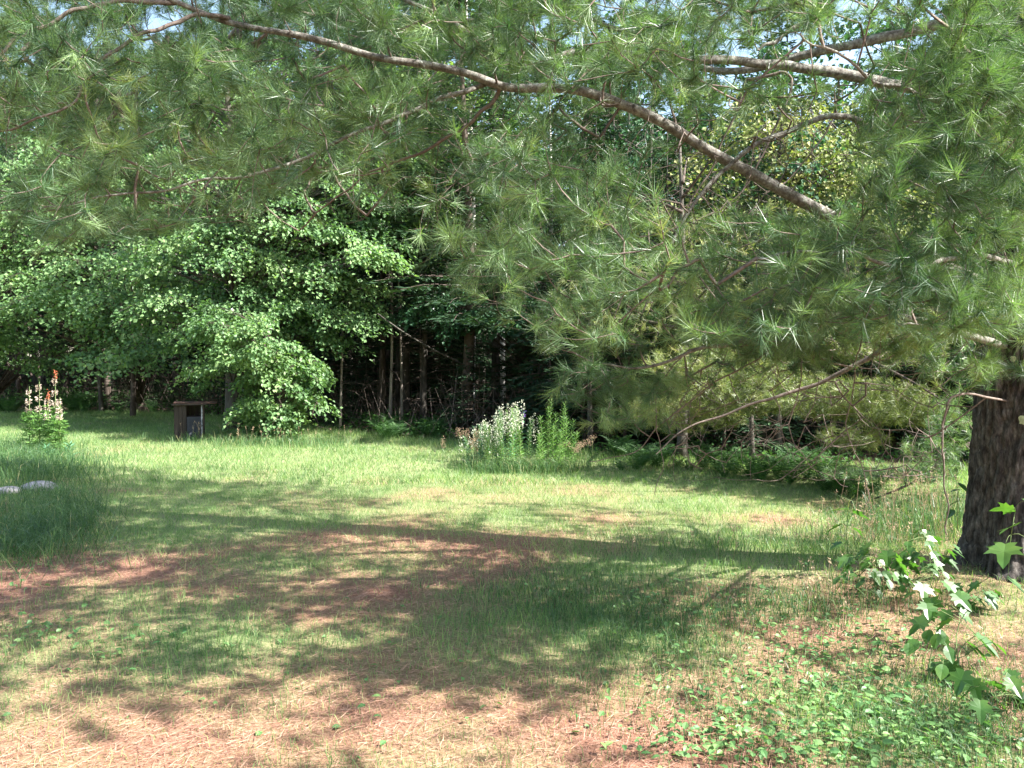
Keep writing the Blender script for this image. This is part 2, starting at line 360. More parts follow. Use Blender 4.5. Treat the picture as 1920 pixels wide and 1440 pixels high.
def sunlit_ground(P):
    """True where the shadow of point P would land on a patch that is sunny in the place"""
    P = np.asarray(P); k = P[..., 2] / TS[2]
    Gd = P - k[..., None] * TS
    y = np.maximum(Gd[..., 1], .5)
    px, py = PX(np.stack([Gd[..., 0], y, 0 * y], -1))
    r = np.zeros(px.shape, bool)
    n = fbm(Gd[..., 0] * 1.3, Gd[..., 1] * 1.3, 0, 2, 77); n2 = fbm(Gd[..., 0] * 2.6, Gd[..., 1] * 2.6, 0, 2, 78)
    for q in LIT: r |= inpoly(px, py, q) & ((n2 > .53) | (py < 1070))
    r |= (n > np.where(Gd[..., 1] < 8, .665, .70)) & (px > -300) & (px < 2200)
    return r & (Gd[..., 1] > .6)
# ------------------------------------------------------------------ the big white pine in the foreground
pine = empty('white_pine', (3.66, 5.75, gz(3.66, 5.75)))
tag(pine, 'big old white pine with dark furrowed trunk at right, boughs arching over the lawn', 'tree')
def local(P, root): return np.asarray(P) - np.array(root.location)
# trunk
zs = np.concatenate([np.linspace(-.15, 4.6, 300), np.linspace(4.7, 15, 40)]); S = 170
th = np.linspace(0, 2 * np.pi, S, endpoint=False)
TH, ZS = np.meshgrid(th, zs)
def trunk_r(z): return .285 * (1 - np.clip(z, 0, 15) / 16.5) + .11 * np.exp(-np.clip(z + .1, 0, 9) / .18)
rr = trunk_r(ZS) * (1 + .05 * np.sin(3 * TH + 1) + (.16 * np.exp(-ZS.clip(0) / .25)) * np.sin(5 * TH + .6))
cx_, sy_ = np.cos(TH), np.sin(TH)
wx = fbm(cx_ * 2, sy_ * 2, ZS * 1.5, 2, 40) - .5
plate = np.abs(fbm(cx_ * 7 + wx * 2, sy_ * 7 + wx * 2, ZS * 2.6, 2, 21) - .5) * 2
cross = np.abs(fbm(cx_ * 5, sy_ * 5, ZS * 9, 2, 51) - .5) * 2
disp = .042 * np.clip(plate * 3.2, 0, 1) + .016 * np.clip(cross * 4, 0, 1) + .012 * (fbm(cx_ * 14, sy_ * 14, ZS * 16, 2, 61) - .5)
rr = rr + disp * (rr / .33)
lean = np.stack([.02 * ZS * 0 + .03 * np.sin(ZS * .5), .02 * np.sin(ZS * .4 + 1), 0 * ZS], -1)
V = np.stack([rr * cx_, rr * sy_, ZS], -1) + lean
i = np.arange(len(zs) - 1)[:, None] * S; j = np.arange(S)[None]; k = (j + 1) % S
A = i + j; B = i + k; C = B + S; D = A + S
Fc = np.concatenate([np.stack([A, B, C], -1).reshape(-1, 3), np.stack([A, C, D], -1).reshape(-1, 3)])
MB().add(V.reshape(-1, 3), Fc, np.clip(plate * 2, 0, 1).ravel()).obj('trunk', M['bark'], pine, True)
def lichen(ang, z, r):
    a = np.linspace(0, 2 * np.pi, 14, endpoint=False); mb = MB()
    V = [[0, 0, .012]] + [[math.cos(q) * r * (.75 + .4 * rng.random()), math.sin(q) * r * (.8 + .4 * rng.random()), .004 + .006 * rng.random()] for q in a]
    mb.add(V, [[0, 1 + q, 1 + (q + 1) % 14] for q in range(14)])
    R0 = trunk_r(np.array(z)) + .026
    o = mb.obj('lichen_patch', M['lichen'], pine, True)
    o.location = (math.cos(ang) * R0, math.sin(ang) * R0, z); o.rotation_euler = Vector((math.cos(ang), math.sin(ang), 0)).to_track_quat('Z', 'Y').to_euler()
lichen(R(238), 1.08, .032); lichen(R(225), 1.5, .02)

LIMBS = [  # (points (px,py,depth) from trunk outwards, radius base, radius tip)
    ([(1880, 560, 5.6), (1700, 470, 5.3), (1520, 388, 5.1), (1350, 295, 4.95), (1200, 212, 4.8), (1080, 174, 4.7), (960, 160, 4.65), (850, 130, 4.6), (700, 105, 4.5), (560, 70, 4.4), (430, 35, 4.3), (330, 5, 4.2), (200, -60, 4.1), (60, -90, 4.1)], .044, .009),
    ([(1885, 200, 5.7), (1680, 160, 5.6), (1500, 128, 5.5), (1380, 118, 5.4), (1230, 105, 5.2), (1100, 98, 5.1), (980, 118, 5.0), (840, 40, 4.9), (700, -40, 4.8)], .045, .010),
    ([(1885, 60, 5.8), (1800, 45, 5.9), (1650, 72, 6.0), (1480, 110, 6.1), (1330, 130, 6.2), (1180, 60, 6.3), (1050, 10, 6.3), (900, -60, 6.3)], .05, .012),
    ([(1890, -60, 5.8), (1620, -30, 5.6), (1480, 60, 5.5), (1420, 90, 5.4)], .035, .008),
    ([(915, 155, 4.65), (860, 175, 4.6), (750, 218, 4.5), (620, 270, 4.4), (480, 325, 4.3), (350, 345, 4.2), (220, 365, 4.1), (90, 384, 4.0)], .017, .004),
    ([(940, 160, 4.65), (900, 215, 4.7), (830, 262, 4.75), (720, 312, 4.8), (640, 360, 4.9), (560, 430, 5.0)], .014, .004),
    ([(430, 35, 4.3), (380, 30, 4.2), (290, 58, 4.1), (210, 92, 4.0), (165, 145, 3.95), (115, 205, 3.9), (0, 242, 3.85)], .014, .005),
    ([(330, 5, 4.2), (200, 8, 4.0), (80, 45, 3.9), (0, 95, 3.8), (-120, 150, 3.8)], .014, .005),
    ([(500, 60, 4.4), (440, 98, 4.4), (330, 125, 4.4), (200, 118, 4.4), (60, 60, 4.4)], .009, .003),
    ([(1890, 660, 5.6), (1780, 620, 5.2), (1660, 590, 4.9), (1500, 600, 4.8), (1380, 640, 4.75), (1290, 662, 4.7), (1180, 690, 4.65), (1080, 660, 4.6)], .03, .004),
    ([(1890, 520, 5.7), (1800, 560, 6.6), (1660, 650, 7.2), (1560, 705, 7.4), (1470, 738, 7.5), (1380, 770, 7.5), (1290, 800, 7.5), (1230, 850, 7.5)], .036, .004),
    ([(1890, 380, 5.7), (1740, 330, 5.2), (1600, 225, 5.0), (1500, 235, 4.9), (1400, 280, 4.8), (1290, 400, 4.7), (1240, 500, 4.7), (1200, 600, 4.7)], .03, .004),
    ([(1400, 150, 5.4), (1480, 145, 5.4), (1440, 260, 5.3), (1410, 330, 5.25), (1350, 400, 5.2)], .012, .004),
    ([(1890, 760, 5.4), (1790, 740, 5.1), (1765, 800, 5.0), (1772, 900, 5.0), (1775, 1000, 5.05)], .009, .004),
    ([(1500, 602, 4.8), (1440, 660, 4.8), (1330, 720, 4.9), (1250, 785, 4.9), (1190, 845, 4.9), (1105, 862, 4.9)], .007, .002),
    ([(1512, 600, 4.85), (1500, 700, 4.9), (1478, 800, 4.9), (1520, 870, 4.9), (1590, 910, 4.9)], .005, .002),
    ([(1380, 642, 4.75), (1290, 660, 4.9), (1234, 720, 4.9), (1230, 800, 4.9), (1242, 855, 4.9), (1228, 925, 4.9)], .005, .002),
    ([(1620, 600, 4.9), (1600, 700, 5.0), (1585, 800, 5.0), (1625, 900, 5.0), (1620, 960, 5.0)], .005, .002),
    ([(1400, 150, 5.4), (1340, 300, 5.5), (1290, 380, 5.5), (1250, 500, 5.5), (1215, 590, 5.5)], .008, .003),
    ([(1570, 130, 5.5), (1560, 220, 5.6), (1480, 330, 5.6), (1420, 380, 5.6), (1340, 470, 5.6)], .007, .003),
    ([(1890, 500, 5.3), (1820, 480, 4.4), (1700, 500, 3.9), (1560, 470, 3.6), (1420, 480, 3.5)], .02, .004),
    ([(1895, 300, 5.3), (1870, 260, 4.4), (1780, 200, 3.8), (1650, 150, 3.5), (1500, 60, 3.3)], .02, .004),
    ([(1895, 620, 5.3), (1900, 600, 4.5), (1850, 560, 4.0), (1760, 610, 3.8), (1680, 600, 3.7)], .018, .004),
]
limb_nodes = []; limb_r = []
for pts, r0, r1 in LIMBS:
    if pts[0][0] >= 1880: pts = [(1919, pts[0][1], 5.80)] + pts[1:]
    P = spline([W(*q) for q in pts], 14 * len(pts) // 2)
    if r0 > .025: P = spline(P, len(P) * 3)
    P = P + (np.stack([fbm(np.linspace(0, 30, len(P)) * .35, s_, 0, 2, 70) for s_ in (1.3, 5.7, 9.1)], -1) - .5) * .05
    r = r0 + (r1 - r0) * np.linspace(0, 1, len(P))**.8
    r = r * (1 + .28 * (fbm(np.linspace(0, 50, len(P)) * .8, r0 * 100, 0, 3, 90) - .5))
    V, Fc = tube(local(P, pine), r, 14 if r0 > .02 else 7, wob=.05)
    MB().add(V, Fc).obj('branch', M['limb'] if r0 > .016 and r0 != .036 else M['twig'], pine, True)
    limb_nodes.append(P); limb_r.append(r)
# the rest of the crown, above and behind the view
tr0 = np.array([3.55, 5.75])
for q in range(40):
    z0 = 3.4 + q * .30; az = q * 2.4 + .5; Lb = 5.6 * (1 - (z0 - 3) / 13) * (.8 + .3 * rng.random())
    dv = np.array([math.cos(az), math.sin(az)])
    if z0 < 5 and dv[1] < -.2 and dv[0] < 0: z0 += 1.2
    ts = np.linspace(0, 1, 9); P = np.stack([tr0[0] + dv[0] * Lb * ts, tr0[1] + dv[1] * Lb * ts, z0 + .9 * ts * (1 - .5 * ts) + .15 * np.sin(ts * 5 + q)], -1)
    r = .05 * (1 - .8 * ts) * (1 - (z0 - 3) / 15)
    if sunlit_ground(P).mean() > .25: continue
    V, Fc = tube(local(P, pine), r + .004, 6); MB().add(V, Fc).obj('branch', M['limb'], pine, True)
    limb_nodes.append(spline(P, 22)); limb_r.append(r)
NV = 17
def grow(nodes0, att, k_bias=.5, sag=.04, centre=tr0, step=.11):
    """connect attractor points to the nearest wood with bent twigs; returns segments, radii and tip directions"""
    P = list(nodes0); n0 = len(P); par = [-1] * n0
    arr = np.zeros((n0 + len(att) * 14, 3), np.float32); arr[:n0] = np.array(P); n = n0
    c = np.array([*centre], np.float32)
    rad = np.zeros(len(arr), np.float32); rad[:n0] = np.linalg.norm(arr[:n0, :2] - c, axis=1)
    o = np.argsort([min(np.linalg.norm(nodes0[::4] - a, axis=1)) for a in att])
    tipi = np.zeros(len(att), int)
    for ii in o:
        a = att[ii]; d = arr[:n] - a; dist = np.sqrt((d * d).sum(1)); ra = math.hypot(a[0] - c[0], a[1] - c[1])
        cost = dist + k_bias * np.maximum(0, rad[:n] - ra + .3 * dist) + .25 * np.maximum(0, -d[:, 2] * -1 - .6 * dist)
        b = int(np.argmin(cost)); B = arr[b].astype(float)
        L_ = np.linalg.norm(a - B); ns = max(2, min(12, int(L_ / step) + 1))
        out = np.array([a[0] - c[0], a[1] - c[1], 0]); out /= np.linalg.norm(out) + 1e-6
        mid = (a + B) / 2 + (out * .10 - np.array([0, 0, sag * 2])) * L_ + rng.normal(size=3) * .03 * L_
        pr = b
        for s_ in range(1, ns + 1):
            t_ = s_ / ns; q_ = (1 - t_)**2 * B + 2 * t_ * (1 - t_) * mid + t_ * t_ * a
            arr[n] = q_; rad[n] = math.hypot(q_[0] - c[0], q_[1] - c[1]); par.append(pr); pr = n; n += 1
        tipi[ii] = n - 1
    par = np.array(par); cnt = np.zeros(n); cnt[tipi] += 1
    for q in range(n - 1, n0 - 1, -1): cnt[par[q]] += cnt[q]
    A_ = arr[:n].astype(float); ix = np.arange(n0, n); pa = par[ix]
    r = .0008 * np.sqrt(cnt) + .0007
    pr_ = np.where(pa < n0, r[ix] * 1.1, r[pa])
    return A_, ix, pa, r, pr_, tipi, par
# needle-bearing tips in view: image-space density of the boughs, each with its own distance
def ell(px, py, cx, cy, rx, ry, p=1.0): return np.clip(1.25 - ((px - cx) / rx)**2 - ((py - cy) / ry)**2, 0, 1) * p
n = 60000
px = rng.uniform(-160, 2080, n); py = rng.uniform(-130, 800, n)
w = np.zeros(n)
w = np.maximum(w, ell(px, py, 250, 60, 900, 330, .95))
w = np.maximum(w, ell(px, py, 900, 20, 700, 330, .95))
w = np.maximum(w, ell(px, py, 430, 250, 480, 180, .75))
w = np.maximum(w, ell(px, py, 120, 330, 330, 140, .45))
w = np.maximum(w, ell(px, py, 1000, 330, 260, 260, .55))
w = np.maximum(w, ell(px, py, 1180, 560, 190, 150, .62))
w = np.maximum(w, ell(px, py, 1450, 540, 360, 150, .95))
w = np.maximum(w, ell(px, py, 1760, 540, 330, 170, 1.0))
w = np.maximum(w, ell(px, py, 1800, 250, 200, 420, 1.0))
w = np.maximum(w, ell(px, py, 1180, 700, 150, 110, .4))
w = np.maximum(w, ell(px, py, 1400, 10, 300, 110, .55))
w *= 1 - .70 * np.clip(ell(px, py, 1460, 80, 230, 60), 0, 1)
w *= 1 - .68 * np.clip(ell(px, py, 1480, 285, 180, 110), 0, 1)
w *= 1 - .75 * np.clip(ell(px, py, 70, 270, 120, 60), 0, 1)
w *= 1 - .75 * np.clip(ell(px, py, 700, 420, 200, 130), 0, 1)
w *= 1 - .6 * np.clip(ell(px, py, 300, 30, 40, 40), 0, 1)
w *= np.where(py < 200, .55, .30) + 1.15 * np.clip((fbm(px / 95, py / 60, 0, 3, 23) - .41) * 6, 0, 1)
keep = rng.random(n) < w * .40
px, py = px[keep], py[keep]
near = np.clip((px - 1300) / 500, 0, 1)
d = np.where(rng.random(len(px)) < .30 + .1 * near, rng.uniform(3.1, 4.4, len(px)), rng.uniform(4.0, 6.6, len(px)))
d = np.where((py < 300) & (px < 1250) & (rng.random(len(px)) < .45), rng.uniform(5.8, 8.6, len(px)), d)
d = np.where((py > 640) & (px > 1000), rng.uniform(4.3, 5.6, len(px)), d)
d = np.maximum(d, 3.0)
att = WV(px, py, d)
dt = np.hypot(att[:, 0] - tr0[0], att[:, 1] - tr0[1]); ok = dt > .55
s = sunlit_ground(att); ok &= ~(s & (rng.random(len(s)) < .45))
# keep the big limbs readable: thin out what hangs just in front of them
ax_, ay_ = PX(att)
for li, wd_, xm in ((0, 24, 1530), (1, 16, 1700), (2, 18, 1750), (4, 8, 900), (5, 8, 900), (6, 8, 500), (10, 6, 1640)):
    lp = limb_nodes[li]; lx, ly = PX(lp)
    if li in (1, 2): lx = np.where(lx < 1330, -9e3, lx)
    lx = np.where(lx > xm, -9e3, lx)
    dd_ = np.hypot(ax_[:, None] - lx[None], ay_[:, None] - ly[None]); jn = dd_.argmin(1)
    ok &= ~((dd_.min(1) < wd_ + 10) & (att[:, 1] < lp[jn, 1] + .12) & (rng.random(len(ok)) < .93))
att = att[ok]
n_vis = len(att)
# outside the frame: unseen tufts, packed and thinned to shape the ground shade
n = 26000
az = rng.random(n) * 2 * np.pi; z = rng.uniform(2.7, 13.5, n); rmax = 6.3 * (1 - (z - 2.5) / 14)**.8
r_ = rmax * np.sqrt(rng.uniform(.04, 1, n)); ex = np.stack([tr0[0] + r_ * np.cos(az), tr0[1] + r_ * np.sin(az), z], -1)
qx, qy = PX(ex); inside = (qx > -160) & (qx < 2080) & (qy > -130) & (ex[:, 1] > .8)
ok = ~inside & (ex[:, 1] > -3) & ~((np.linalg.norm(ex - np.array([0, 0, CAMZ]), axis=1) < 2.2))
ok &= ~((ex[:, 2] < 3.3) & (ex[:, 1] < 3))
s = sunlit_ground(ex); ok &= ~(s & (rng.random(n) < .86))
ok &= fbm(ex[:, 0] * .8, ex[:, 1] * .8, ex[:, 2] * 1.4, 2, 8) > .38
ex = ex[ok][:8000]
# bare twigs
n = 2000
bx = np.concatenate([rng.uniform(1250, 1780, n * 2 // 3), rng.uniform(250, 1250, n // 3)]); by = np.concatenate([rng.uniform(150, 900, n * 2 // 3), rng.uniform(60, 420, n // 3)])
bd = rng.uniform(4.2, 6.6, len(bx)); bare = WV(bx, by, bd)
nodes0 = np.concatenate(limb_nodes).astype(np.float32)
allatt = np.concatenate([att, ex, bare]).astype(np.float32)
A_, ix, pa, r, pr_, tipi, par = grow(nodes0, allatt)
V, Fc = segs(local(A_[pa], pine), local(A_[ix], pine), pr_, r[ix], 3)
MB().add(V, Fc).obj('twigs', M['twig'], pine, True, 'stuff')
tipd = unit(A_[tipi] - A_[par[tipi]])
nv = n_vis; ne = len(ex)
nb = MB()
D1 = unit(tipd[:nv] + np.array([0, 0, .25]) + rng.normal(size=(nv, 3)) * .25)
tn = np.clip(.38 + .28 * rng.normal(size=nv), 0, .80)
V, Fc = needle_tufts(local(A_[tipi[:nv]], pine), D1, 60, .112, .0024, .90, .09); nb.add(V, Fc, np.repeat(tn, 60 * 3))
# a second, smaller brush further back on each shoot
q = par[par[tipi[:nv]]]; qq = q >= len(nodes0)
D2 = unit(tipd[:nv][qq] * .5 + rdir(qq.sum()) * .9 + np.array([0, 0, .2]))
V, Fc = needle_tufts(local(A_[q[qq]], pine), D2, 16, .092, .003, 1.0, .03); nb.add(V, Fc, np.repeat(tn[qq], 16 * 3))
V, Fc = needle_tufts(local(A_[tipi[nv:nv + ne]], pine), unit(tipd[nv:nv + ne] + np.array([0, 0, .25])), 22, .14, .014, 1.2, .10); nb.add(V, Fc, .35)  # unseen tufts, needles broadened to deepen the shade below
nb.obj('needles', M['needle'], pine, False, 'stuff')
print('tufts', nv, ne, 'tri', nb.n // 3, 'twig', len(ix))
# ------------------------------------------------------------------ broad-leaved trees
def broadleaf(name, root_loc, h, trunk_r, sprays, leafL, mat, barkm, per=150, sr=(.5, .9), seedz=0, trunk_top=None, limb_parts=False, flat=.16, lean=(0, 0)):
    """sprays: array of spray centres relative to the root. layered sprays of folded leaves on limbs from the trunk"""
    root = empty(name, root_loc)
    tz = trunk_top or h
    ts = np.linspace(0, 1, 16); T = np.stack([lean[0] * ts**1.5 + .12 * np.sin(ts * 5 + seedz) * ts, lean[1] * ts**1.5 + .1 * np.sin(ts * 4 + seedz * 2) * ts, tz * ts - .1], -1)
    tr = trunk_r * (1 - .85 * ts) + trunk_r * .35 * np.exp(-ts * tz / .3)
    V, Fc = tube(T, tr, 12, wob=.08); MB().add(V, Fc).obj('trunk', barkm, root, True)
    lb = MB(); lv = MB(); up = np.array([0, 0, 1.])
    for c in sprays:
        hd = np.hypot(c[0], c[1]); zt = np.clip(c[2] - hd * .45, .15, tz * .97); b = np.array([np.interp(zt, T[:, 2], T[:, k]) for k in range(3)])
        mid = (b + c) / 2 + np.array([0, 0, .12 * hd])
        P = spline([b, mid, c], 7); rr_ = max(.010, trunk_r * .22 * min(1, hd / 2)) * np.linspace(1, .25, 7)
        V, Fc = tube(P, rr_, 5); lb.add(V, Fc)
        R_ = rng.uniform(*sr); out = unit(np.array([c[0] - T[0, 0] + 1e-3, c[1], 0])); n = int(per * (R_ / sr[1])**1.6)
        a = rng.random(n) * 2 * np.pi; q = np.sqrt(rng.random(n)) * R_ * (.8 + .35 * np.sin(a * 3 + c[0] * 7))
        o_ = np.stack([q * np.cos(a), q * np.sin(a), 0 * q], -1)
        o_[:, 2] = -.34 * (o_ @ out) - .28 * (q**2) / R_ + rng.normal(size=n) * flat * R_
        P = c + o_; Dn = unit(o_ * np.array([1, 1, .2]) + out * .25 + rng.normal(size=(n, 3)) * .35 - up * .35)
        Nn = unit(up * .9 + rng.normal(size=(n, 3)) * .42 + out * .35)
        L_ = leafL * rng.uniform(.7, 1.2, n)
        V, Fc = leaves(P, Dn, Nn, L_, L_ * .85); tt = np.clip(.5 + rng.normal(size=n) * .18 + rng.normal() * .12, 0, 1)
        lv.add(V, Fc, np.repeat(tt, 4))
        k = 5; ends = c + o_[rng.integers(0, n, k)]
        V, Fc = segs(np.repeat(c[None], k, 0), ends, .008, .003); lb.add(V, Fc)
    lb.obj('branchwork', barkm, root, True, 'stuff'); lv.obj('foliage', mat, root, False, 'stuff')
    return root
def in_view(ells, depth, n, root, jitter=1.0):
    """spray centres inside a crown whose outline in the place is given by ellipsoids (px,py,rx,ry) at a distance"""
    out = []
    for (cx, cy, rx, ry, d0, dd, k) in ells:
        k = int(k * n)
        u = rdir(k * 3); rad_ = rng.random(k * 3)**(1 / 3.2); u = u * rad_[:, None]
        u = u[:k]
        P = WV(cx + u[:, 0] * rx, cy - u[:, 2] * ry, d0 + u[:, 1] * dd); out.append(P)
    P = np.concatenate(out); P[:, 2] = np.maximum(P[:, 2], .25)
    return P - np.array(root)
# main maple with foliage sweeping to the grass
r0 = G(438, 806); sp = in_view([(420, 540, 180, 150, 18.2, 1.5, 60), (560, 400, 210, 150, 18.4, 1.6, 62), (690, 360, 150, 120, 19.2, 1.4, 54), (600, 560, 120, 90, 18.0, 1.3, 30), (380, 330, 190, 150, 19.5, 1.6, 40), (540, 180, 220, 120, 19.5, 1.6, 40), (660, 470, 100, 60, 17.4, .8, 14)], 0, 1, r0)
o = broadleaf('maple_tree', tuple(r0), 10, .20, sp, .092, M['maple'], M['trunk_grey'], per=290, sr=(.4, .8), flat=.11)
tag(o, 'large sunlit maple behind the small wooden cabinet, its pale leaves sweeping down to the lawn', 'tree')
r1 = G(520, 828); sp = in_view([(525, 735, 80, 90, 16.6, .8, 60), (450, 690, 90, 70, 17.0, .7, 22), (560, 690, 55, 50, 16.8, .6, 14), (470, 610, 90, 50, 17.2, .7, 16), (480, 645, 80, 45, 15.8, .5, 16), (420, 600, 60, 40, 16.2, .5, 8)], 0, 1, r1)
o = broadleaf('leafy_shrub', tuple(r1), 2.2, .04, sp, .085, M['maple'], M['trunk_brown'], per=200, sr=(.25, .48))
tag(o, 'bright rounded shrub at the foot of the big maple, right of the wooden cabinet', 'shrub')
r2 = G(760, 790); sp = in_view([(760, 380, 110, 120, 20.6, 1.2, 46), (720, 250, 120, 90, 20.6, 1.2, 22), (800, 200, 120, 100, 21, 1.2, 22)], 0, 1, r2)
o = broadleaf('maple_tree', tuple(r2), 10, .13, sp, .12, M['maple_pale'], M['trunk_grey'], per=170, sr=(.45, .8))
tag(o, 'tall yellow-green maple standing just right of and behind the big maple', 'tree')
r3 = G(262, 774); sp = in_view([(190, 520, 170, 60, 20.5, 1.5, 26), (210, 655, 130, 32, 20.4, 1.2, 14), (110, 420, 190, 90, 22, 1.5, 40), (250, 590, 160, 60, 22, 1.6, 26), (60, 560, 150, 60, 22, 1.5, 24)], 0, 1, r3)
o = broadleaf('maple_tree', tuple(r3), 8, .13, sp, .12, M['maple'], M['trunk_brown'], per=170, sr=(.5, .95), flat=.10)
tag(o, 'spreading maple left of the wooden cabinet, flat layered boughs over dark shade', 'tree')
r4 = G(-20, 765); sp = in_view([(40, 400, 200, 110, 24, 1.8, 50), (-60, 560, 150, 90, 24, 1.5, 30), (60, 320, 120, 60, 25, 1.2, 20), (100, 640, 150, 60, 26, 1.2, 24)], 0, 1, r4)
o = broadleaf('maple_tree', tuple(r4), 9, .14, sp, .13, M['maple'], M['trunk_brown'], per=150, sr=(.5, 1.0))
tag(o, 'maple at the left edge with open sky showing above its top', 'tree')
r5 = G(985, 812); r5 = np.array([(985 - 960) / F * 19.6, 19.6, 0.]); sp = in_view([(930, 600, 200, 24, 18.3, .8, 34), (1020, 585, 120, 26, 18.6, .7, 16), (800, 570, 80, 24, 18.5, .6, 12)], 0, 1, r5)
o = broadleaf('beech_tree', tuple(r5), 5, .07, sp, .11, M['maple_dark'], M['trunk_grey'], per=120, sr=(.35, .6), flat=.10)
tag(o, 'slender tree whose flat blue-green bough crosses in front of the white birch stem', 'tree')
r6 = np.array([6.6, 15.5, 0.]); sp = in_view([(1480, 280, 230, 130, 14.5, 1.6, 60), (1400, 420, 200, 80, 14.5, 1.3, 26), (1620, 330, 130, 130, 14.5, 1.2, 22)], 0, 1, r6)
o = broadleaf('maple_tree', tuple(r6), 6.5, .12, sp, .085, M['needle_far'], M['trunk_grey'], per=210, sr=(.4, .8))  # stands for a pine crown; broad leaves in the olive needle colour
tag(o, 'pale sunlit tree seen through the bare twigs left of the big pine trunk', 'tree')

# ------------------------------------------------------------------ pines at the wood's edge on the right
def edge_pine(loc, att, limbs_px, trunk_h, tr_, n_need, L_, w_, mat, label):
    root = empty('white_pine', loc); c = np.array(loc)
    ts = np.linspace(0, 1, 12); T = np.stack([.05 * np.sin(ts * 4), .05 * ts, trunk_h * ts - .1], -1)
    V, Fc = tube(T, tr_ * (1 - .75 * ts) + .02 * np.exp(-ts * 20), 12, wob=.08); MB().add(V, Fc).obj('trunk', M['trunk_grey'], root, True)
    nodes = [spline(T + c, 30)]
    for pts in limbs_px:
        P = spline([W(*q) for q in pts], 24); V, Fc = tube(P - c, np.linspace(.032, .008, 24), 7, wob=.1)
        MB().add(V, Fc).obj('branch', M['trunk_brown'], root, True); nodes.append(P)
    for q in range(12):
        z0 = 1.9 + q * (trunk_h - 2.4) / 12; az = q * 2.4; Lb = 2.4 * (1 - q / 15); ts = np.linspace(0, 1, 7)
        P = c + np.stack([np.cos(az) * Lb * ts, np.sin(az) * Lb * ts, z0 + .5 * ts], -1)
        V, Fc = tube(P - c, np.linspace(.03, .008, 7), 5); MB().add(V, Fc).obj('branch', M['trunk_brown'], root, True); nodes.append(P)
    nodes = np.concatenate(nodes).astype(np.float32)
    A_, ix, pa, r, pr_, tipi, par = grow(nodes, att.astype(np.float32), centre=c[:2], step=.22)
    V, Fc = segs(A_[pa] - c, A_[ix] - c, pr_ * 1.5, r[ix] * 1.5, 3); MB().add(V, Fc).obj('twigs', M['twig'], root, True, 'stuff')
    td = unit(A_[tipi] - A_[par[tipi]]); D_ = unit(td + np.array([0, 0, .2]) + rng.normal(size=td.shape) * .3)
    tn = np.repeat(np.clip(.5 + .2 * rng.normal(size=len(tipi)), 0, 1), n_need * 3)
    V, Fc = needle_tufts(A_[tipi] - c, D_, n_need, L_, w_, 1.15, .12); MB().add(V, Fc, tn).obj('needles', mat, root, False, 'stuff')
    return tag(root, label, 'tree')
def attract(ells):
    out = []
    for (cx, cy, rx, ry, d0, dd, k) in ells:
        u = rdir(k) * (rng.random(k)**(1 / 3))[:, None]; out.append(WV(cx + u[:, 0] * rx, cy - u[:, 2] * ry, d0 + u[:, 1] * dd))
    P = np.concatenate(out); P[:, 2] = np.maximum(P[:, 2], .35); return P
g = G(1277, 866)
edge_pine(tuple(g), attract([(1290, 770, 130, 42, 11.6, .9, 520), (1420, 730, 170, 48, 10.8, .9, 900), (1590, 745, 170, 40, 10.0, .8, 850), (1700, 775, 110, 24, 9.6, .6, 330), (1600, 820, 70, 28, 9.5, .5, 130), (1350, 675, 150, 35, 11, .8, 400),
                             (1250, 560, 220, 90, 12.5, 1.0, 380), (1450, 500, 240, 130, 12.5, 1.0, 420), (1650, 640, 150, 60, 11, .8, 220)]),
          [[(1277, 640, 12.9), (1400, 690, 11.8), (1540, 740, 10.6), (1700, 790, 9.7)], [(1277, 700, 12.9), (1330, 730, 12), (1420, 780, 11)], [(1277, 690, 12.9), (1230, 740, 12.2), (1200, 790, 11.6)], [(1277, 600, 13), (1500, 620, 11.5), (1680, 700, 10.2), (1780, 760, 9.6)]],
          5.2, .085, 24, .11, .0065, M['needle_far'], 'smaller pine with olive sunlit drooping boughs left of the big pine trunk')
g = np.array([5.6, 9.3, 0.]); g[2] = gz(g[0], g[1])
edge_pine(tuple(g), attract([(1740, 870, 70, 60, 8.6, .5, 150), (1640, 930, 110, 26, 9.2, .5, 110), (1780, 800, 60, 60, 8.6, .4, 90), (1850, 640, 120, 120, 9, .8, 260), (1900, 820, 90, 120, 9, .8, 160)]),
          [[(1870, 820, 9.2), (1800, 840, 8.9), (1720, 900, 8.6), (1640, 935, 8.9)]], 4.2, .07, 30, .105, .0045, M['needle'], 'young pine hanging low to the ground behind the left edge of the big trunk')

